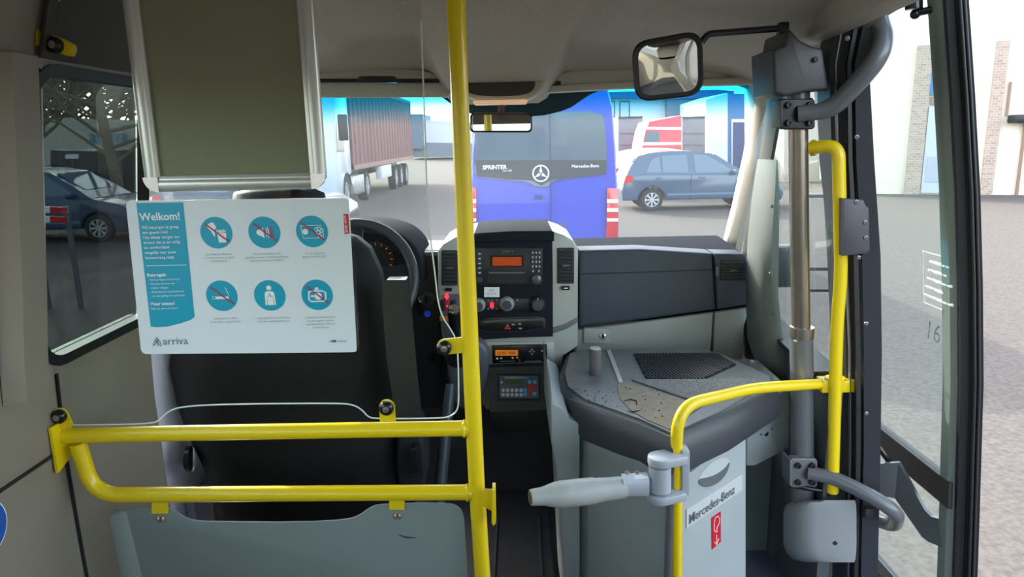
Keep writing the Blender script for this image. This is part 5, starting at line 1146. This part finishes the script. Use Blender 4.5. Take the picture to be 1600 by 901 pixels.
# ---- buildings straight ahead
WB_ = mat('white_building_cladding', srgb(226, 230, 232), .7, noise=.04, nscale=.6)
bd = thing('depot_building', 'long white depot building with blue fascia behind the red truck', 'building', (P(1060, 250, 48).x, 52, GZ))
def bpr(name, pts, Y, d, m_, par, off=0):
    a = MB(); a.prism(PP(pts, Y-off), (0, d, 0)); return a.build(name, m_, par)
b1_ = bpr('white_wing', [(925, 150), (1042, 150), (1042, 262), (925, 262)], 48, 8, WB_, bd)
bpr('grey_wing', [(1042, 154), (1100, 156), (1100, 262), (1042, 262)], 47.5, 8, mat('mid_grey_cladding', srgb(128, 138, 150), .7), bd)
bpr('blue_fascia', [(925, 144), (1120, 140), (1147, 142), (1147, 151), (1040, 155), (925, 152)], 47.2, 9, mat('blue_fascia', srgb(20, 90, 140), .5), bd)
for x in (953, 968):
    f = bpr('window_frame', [(x, 158), (x+16 if x > 960 else x+8, 158), (x+16 if x > 960 else x+8, 184), (x, 184)], 48, .1, DASHB, b1_, .06)
    bpr('window_pane', [(x+1.5, 159.5), (x+14.5 if x > 960 else x+6.5, 159.5), (x+14.5 if x > 960 else x+6.5, 182.5), (x+1.5, 182.5)], 48, .05, mat('bright_pane', srgb(190, 210, 220), .2), f, .1)
b2_ = thing('white_hall', 'tall white hall with blue end and dark door to the right of the grey trailer', 'building', (P(1120, 250, 40).x, 43, GZ))
bpr('hall_wall', [(1103, 156), (1137, 145), (1137, 270), (1103, 270)], 40, 6, WB_, b2_)
hb2 = bpr('blue_gable', [(1137, 146), (1215, 148), (1215, 275), (1137, 275)], 40.2, 6, mat('blue_cladding', srgb(70, 120, 170), .6), b2_)
bpr('white_lintel', [(1143, 186), (1215, 186), (1215, 275), (1143, 275)], 40.2, .1, WB_, hb2, .05)
bpr('dark_door', [(1146, 191), (1215, 191), (1215, 275), (1146, 275)], 40.2, .1, mat('navy_door', srgb(62, 78, 120), .6), hb2, .12)
b3_ = thing('far_warehouse', 'pale far warehouse with grey base beyond the container truck', 'building', (P(690, 230, 75).x, 80, GZ))
bpr('upper_cladding', [(640, 186), (740, 192), (740, 240), (640, 240)], 75, 8, mat('pale_cladding', srgb(205, 208, 212), .7), b3_)
bpr('grey_base', [(640, 222), (740, 224), (740, 244), (640, 246)], 74.8, 8, mat('grey_base', srgb(120, 128, 138), .7), b3_)
bpr('side_block', [(640, 178), (660, 178), (660, 232), (640, 232)], 74, 8, mat('blue_grey_block', srgb(110, 122, 138), .7), b3_)
mb = MB(); mb.prism([GP(655, 240)+Vector((0, 0, .005)), GP(760, 240)+Vector((0, 0, .005)), GP(760, 233)+Vector((0, 0, .005)), GP(655, 233)+Vector((0, 0, .005))], (0, 0, .01)); gv = mb.build('grass_verge', mat('dry_grass', srgb(176, 182, 120), .9), None); tag(gv, 'thin pale grass verge before the far warehouse', 'grass', kind='stuff')
# ---- container truck on the left
ct = thing('container_truck', 'articulated truck with white cab and brown corrugated container parked ahead on the left', 'truck', (-5.9, 28, GZ))
MAR = mat('maroon_container_steel', srgb(130, 88, 88), .6, noise=.12, nscale=3)
cx1 = P(643, 240, 35).x; cxn = cx1-.35
mb = MB(); N = 80; secs = []
ya, yb = 23.5, 35.5; z0, z1 = GZ+1.15, GZ+3.85
pts = []
for k in range(N+1):
    t = k/N; o_ = .0 if (k % 4) in (0, 1) else -.06; y = ya+(yb-ya)*t; pts.append((cxn+(cx1-cxn)*t+o_, y))
pl = [Vector((x, y, z0)) for x, y in pts]+[Vector((cx1-2.4, yb, z0)), Vector((cxn-2.4, ya, z0))]
mb.prism(pl, (0, 0, z1-z0)); cbx = mb.build('container', MAR, ct, smooth=10)
for zz, h in ((z0-.02, .16), (z1-.1, .14)):
    mb = MB(); mb.prism([(cxn+.02, ya, zz), (cx1+.02, yb, zz), (cx1-2.42, yb, zz), (cxn-2.42, ya, zz)], (0, 0, h)); mb.build('edge_beam', mat('pale_maroon_beam', srgb(160, 120, 116), .6), cbx)
mb = MB(); mb.box(((cxn+cx1)/2-1.2, 29.5, GZ+.95), (1.2, 11.5, .3)); mb.build('trailer_chassis', BLKM, ct)
for y in (30.9, 32.2, 33.5):
    f = (y-ya)/(yb-ya); x = cxn+(cx1-cxn)*f-.15
    wheel(ct, Vector((x, y, GZ+.5)), (1, 0, 0), .5, .3); wheel(ct, Vector((x-2.1, y, GZ+.5)), (-1, 0, 0), .5, .3)
mb = MB(); mb.box((cxn+.05, 28.8, GZ+.85), (.25, 2.2, .5), .03); mb.build('storage_box', WB_, ct)
WC = mat('white_cab_paint', srgb(214, 224, 236), .3, coat=.4)
cbx_x = cxn+.02
mb = MB(); ca = [Vector((cbx_x, y, GZ+z)) for y, z in ((21.0, .45), (20.9, 1.3), (21.05, 2.3), (21.5, 3.3), (21.9, 3.75), (23.0, 3.85), (23.05, 1.05), (22.6, 1.0))]
ca2 = [Vector((cbx_x, 22.35+.6*cos(R(t)), GZ+.5+.6*sin(R(t)))) for t in (20, 50, 80, 110, 140, 170, 190)]
mb.prism(ca+ca2, (-2.45, 0, 0), .06, 2, True); cb = mb.build('cab', WC, ct)
mb = MB(); mb.prism([Vector((cbx_x+.01, y, GZ+z)) for y, z in ((21.25, 1.75), (21.4, 2.6), (22.2, 2.6), (22.2, 1.75))], (-.03, 0, 0)); mb.build('side_window', WINDC, cb)
mb = MB(); mb.box((cbx_x+.25, 21.15, GZ+2.45), (.28, .12, .75), .04); mb.build('wing_mirror', DASHB, cb)
for y in (22.3, 25.6):
    wheel(ct, Vector((cbx_x-.17, y, GZ+.5)), (1, 0, 0), .5, .32); wheel(ct, Vector((cbx_x-2.2, y, GZ+.5)), (-1, 0, 0), .5, .32)
mb = MB(); mb.box((cbx_x-.25, 24.0, GZ+.65), (.6, 1.5, .6), .08)
for k in range(5): mb.box((cbx_x+.06, 23.45+k*.27, GZ+.65), (.03, .05, .62), .01)
mb.build('fuel_tank', ALU, ct)
mb = MB(); mb.box((cbx_x-1.2, 24.2, GZ+.85), (.9, 4.2, .3)); mb.build('tractor_chassis', BLKM, ct)
mb = MB(); mb.box((cbx_x-.5, 23.25, GZ+2.2), (.5, .25, 2.0), .05); mb.build('air_stack', DASH, ct)
# ---- buildings right of the doorway
BRK = bpy.data.materials.new('brick_wall'); BRK.use_nodes = True
n = BRK.node_tree.nodes; l = BRK.node_tree.links; bt = n.new('ShaderNodeTexBrick'); g_ = n.new('ShaderNodeNewGeometry'); mp = n.new('ShaderNodeMapping'); mp.inputs['Rotation'].default_value = (R(90), 0, 0)
l.new(g_.outputs['Position'], mp.inputs[0]); l.new(mp.outputs[0], bt.inputs[0]); bt.inputs['Scale'].default_value = 3.2; bt.inputs['Color1'].default_value = srgb(190, 168, 148); bt.inputs['Color2'].default_value = srgb(168, 146, 130); bt.inputs['Mortar'].default_value = srgb(205, 198, 188); bt.inputs['Mortar Size'].default_value = .015
bt.inputs['Row Height'].default_value = .25
l.new(bt.outputs[0], n['Principled BSDF'].inputs['Base Color']); n['Principled BSDF'].inputs['Roughness'].default_value = .85
rb = thing('brick_building', 'bright cream and brick building with blue panel over a pale door seen through the doorway', 'building', (15, 22, GZ))
CRM = mat('cream_render', srgb(236, 226, 205), .8)
B0 = Vector((9.6, 24.5, GZ)); B1 = Vector((21.0, 20.0, GZ)); bdv = (B1-B0).normalized(); bn = Vector((bdv.y, -bdv.x, 0))
def BP(px, z):                                  # point on the facade at pixel column, height z above ground
    d = ray(px, 300); t = (B0-Vector((0, 0, CAMZ))).dot(bn)/d.dot(bn); p = Vector((0, 0, CAMZ))+d*t; return Vector((p.x, p.y, GZ+z))
def fac(name, x0, x1, z0, z1, m_, par, off, th=.2):
    a = MB(); a.prism([BP(x0, z0)+bn*off, BP(x1, z0)+bn*off, BP(x1, z1)+bn*off, BP(x0, z1)+bn*off], -bn*th); return a.build(name, m_, par)
bw = fac('cream_wall', 1290, 1640, 0, 9, CRM, rb, 0, 3)
fac('brick_pier', 1412, 1436, 0, 4.6, BRK, rb, .12, .15); fac('brick_pier', 1530, 1549, 0, 4.6, BRK, rb, .12, .15)
fac('blue_panel', 1436, 1478, 3.1, 4.6, mat('blue_sign_panel', srgb(50, 120, 175), .5), rb, .1, .12)
dd_ = fac('pale_door', 1438, 1478, .05, 2.75, mat('pale_lilac_door', srgb(200, 205, 216), .6), rb, .08, .1)
fac('transom_window', 1440, 1478, 2.8, 3.05, mat('brown_window', srgb(150, 120, 100), .4), rb, .1, .1)
fac('door_panel', 1443, 1474, .4, 1.2, mat('door_inset', srgb(180, 186, 198), .6), dd_, .1, .03)
fac('slot_window', 1556, 1560, 2.4, 3.4, mat('brown_window', (1, 1, 1, 1)), rb, .06, .1)
fac('downpipe', 1586, 1590, 0, 2.2, mat('brown_window', (1, 1, 1, 1)), rb, .10, .1)
a = MB(); p = BP(1576, 2.3); a.box(p+bn*.3, (.5, .5, .25), .05); a.build('wall_lamp', BLKM, rb)
# pillar/hall seen through the quarter window
qh = thing('grey_hall', 'grey hall wall with tall white-framed window seen beyond the door post', 'building', (P(1290, 250, 30).x, 31, GZ))
gw = bpr('hall_wall', [(1225, 120), (1345, 120), (1345, 292), (1225, 292)], 30, 5, mat('grey_hall_wall', srgb(160, 158, 150), .7), qh)
bpr('tall_window', [(1281, 195), (1287, 195), (1287, 280), (1281, 280)], 30, .05, WHT, gw, .05)
# ---- left side of the yard, seen through the tinted window
LW = thing('depot_building', 'long pale depot building with teal lettering beyond the bare tree on the left', 'building', (-24, 26, GZ))
lwY = 30
lwb = bpr('depot_wall', [(-420, 166), (215, 188), (215, 300), (-420, 300)], lwY, 3, mat('pale_depot_wall', srgb(215, 212, 196), .8, noise=.05), LW)
a = MB(); a.text('arriva', U(26, lwY), P(140, 222, lwY-.1), bold=.01); a.build('building_lettering', TEAL, lwb)
tb_ = thing('bare_tree', 'tall bare deciduous tree standing beside the dark container on the left', 'tree', (0, 0, GZ))
BARK = mat('bark', srgb(120, 108, 88), .9, noise=.3, nscale=20)
tY = 18.6
TW = [.008]
def branch(mb, a, d, r, L, depth, rnd):
    pts = [a]; n = 4; p = a
    for k in range(n):
        d = (d+Vector((rnd.uniform(-.18, .18), rnd.uniform(-.18, .18), rnd.uniform(-.10, .14)))).normalized(); p = p+d*L/n; pts.append(p)
    mb.tube(pts, [max(TW[0], r*(1-.5*k/n)) for k in range(n+1)], 6)
    if depth > 0:
        for j in range(3 if depth > 1 else 4):
            q = pts[rnd.choice([2, 3, 4])]; dd = (d+Vector((rnd.uniform(-1, 1), rnd.uniform(-.8, .8), rnd.uniform(-.4, .8)))*.9).normalized(); branch(mb, q, dd, r*.5, L*.68, depth-1, rnd)
def tree(px_base, px_mid, Y, lb, seed, grp=None, r0=.14, t=None):
    rnd = random.Random(seed); b = GP(px_base, 330); b = Vector((P(px_base, 290, Y).x, Y, GZ)); m_ = Vector((P(px_mid, 120, Y).x, Y, P(px_mid, 120, Y).z))
    t = t or thing('bare_tree', lb, 'tree', b, grp); t.location = b; ORG[t.name] = b
    mb = MB(); mb.tube([b, b.lerp(m_, .3)+Vector((.03, 0, 0)), b.lerp(m_, .65)+Vector((-.04, 0, 0)), m_, m_+Vector((-.1, 0, 1.5))], [r0*1.2, r0, r0*.85, r0*.7, r0*.4], 10); mb.build('trunk', BARK, t)
    mb = MB()
    TW[0] = .008 if Y < 30 else .04
    for k in range(14 if Y < 30 else 22):
        q = b.lerp(m_, .42+(.055 if Y < 30 else .035)*k); s = -1 if k % 2 else 1; branch(mb, q, Vector((s*rnd.uniform(.6, 1), rnd.uniform(-.5, .5), rnd.uniform(.1, .8))).normalized(), r0*.36, 2.3 if Y < 30 else 4.2, 3, rnd)
    mb.build('branches', BARK, t)
tree(186, 150, tY, '', 5, t=tb_)
for i, (pb_, pm_, Y_, r_) in enumerate(((20, 30, 26, .22), (-110, -100, 22, .2), (95, 88, 39, .2), (210, 206, 41, .2), (60, 62, 46, .22), (150, 148, 44, .22), (120, 118, 50, .22), (185, 180, 52, .22))):
    tree(pb_, pm_, Y_, 'bare tree in the row behind the pale depot yard on the left', 20+i, 'bare trees in the left yard', r_)
dc = thing('dark_container', 'dark steel site container with small white label left of the bare tree', 'container', (P(110, 270, 21).x, 22, GZ))
a = MB(); a.prism(PP([(78, 234), (150, 236), (150, 318), (78, 314)], 21), (0, 2.2, 0), .03); a = a.build('box', mat('dark_steel', srgb(56, 58, 62), .6), dc)
mb = MB(); mb.prism(PP([(102, 241), (122, 241), (122, 248), (102, 248)], 20.95), (0, .04, 0)); mb.build('label', WHT, a)
mb = MB(); mb.prism(PP([(112, 250), (114, 250), (114, 312), (112, 312)], 20.95), (0, .04, 0)); mb.build('door_bar', POSTG, a)
car('blue_car', 'dull blue car parked in front of the dark container on the left', 15.5, P(62, 290, 15.5).x-2.2, 4.2, mat('dull_blue_paint', srgb(60, 78, 104), .3, coat=.6))
car('navy_car', 'navy car parked right of the dull blue car behind the bare tree', 15.5, P(62, 290, 15.5).x+2.3, 4.2, mat('navy_paint', srgb(50, 60, 84), .3, coat=.6))
bb_ = thing('road_barrier', 'two red and white barrier boards standing in the left yard', 'barrier', (P(80, 335, 9).x, 9, GZ))
for y in (322, 337):
    a = MB(); a.prism(PP([(40, y), (104, y+2), (104, y+11), (40, y+10)], 9), (0, .03, 0)); bo = a.build('board', WHT, bb_)
    a = MB(); a.prism(PP([(78, y+.6), (104, y+2), (104, y+11), (78, y+10.5)], 8.99), (0, .02, 0)); lab(a.build('red_half', KEYR, bo), 'red end of the board')
for px in (46, 98):
    a = MB(); t = P(px, 322, 9.03); a.prism([Vector((t.x, 9.03, GZ)), Vector((t.x+.05, 9.03, GZ)), Vector((t.x+.05, 9.03, t.z)), Vector((t.x, 9.03, t.z))], (0, .05, 0)); a.build('leg', POSTG, bb_)
# driver's door with its lavender inner panel
dd = thing('driver_door', 'driver door with pale lavender inner panel left of the driver seat', 'door', (-.98, 2.72, .3))
dr = Vector((-sin(R(1)), -cos(R(1)), 0))*.86; dn_ = Vector((cos(R(1)), -sin(R(1)), 0)); o0 = Vector((-.972, 2.70, 0))
DW = mat('lavender_door_inner', srgb(228, 225, 244), .45)
def DD(s, z, off=0): return o0+dr*s+Vector((0, 0, z))+dn_*off
mb = MB(); mb.prism([DD(0, .13), DD(1.0, .13), DD(1.02, .3), DD(1.0, .95), DD(.9, 1.0), DD(0, 1.0)], dn_*-.06, .02, 3, True); dm = mb.build('door_panel', DW, dd)
mb = MB(); mb.prism([DD(.1, .2, .002), DD(.9, .2, .002), DD(.9, .42, .002), DD(.1, .42, .002)], dn_*.03, .012); mb.build('door_pocket', mat('violet_grey_pocket', srgb(140, 142, 176), .5), dm)
mb = MB(); mb.tube([DD(.3, .72, .03), DD(.32, .74, .06), DD(.68, .74, .06), DD(.7, .72, .03)], .014); mb.build('pull_handle', DASHB, dm)
mb = MB(); mb.tube([DD(.80, 1.68), DD(.1, 1.72), DD(.02, 1.0)], .022, 8); mb.build('window_frame', BLKM, dd)
mb = MB(); mb.prism([DD(.97, 1.0), DD(.95, 1.3), DD(.79, 1.66), DD(.1, 1.70), DD(.04, 1.0)], dn_*-.005); mb.build('door_glass', CLEARG, dd)
mb = MB(); mb.box((-1.0, 2.25, -.25), (.25, .9, .06), .01); mb.build('door_step', ALU, dd)
mb = MB(); mb.prism([(-.98, 1.8, 1.66), (-.80, 1.8, 1.80), (-.80, 2.6, 1.72), (-.95, 2.6, 1.62)], (0, 0, .12)); struct(mb.build('trim_27', mat('dark_header', srgb(48, 46, 44), .7)))
mb = MB(); mb.prism([(-.98, 1.8, -.05), (-.9, 1.8, -.05), (-.9, 2.75, -.05), (-.98, 2.75, -.05)], (0, 0, .08)); struct(mb.build('trim_28', ALU))
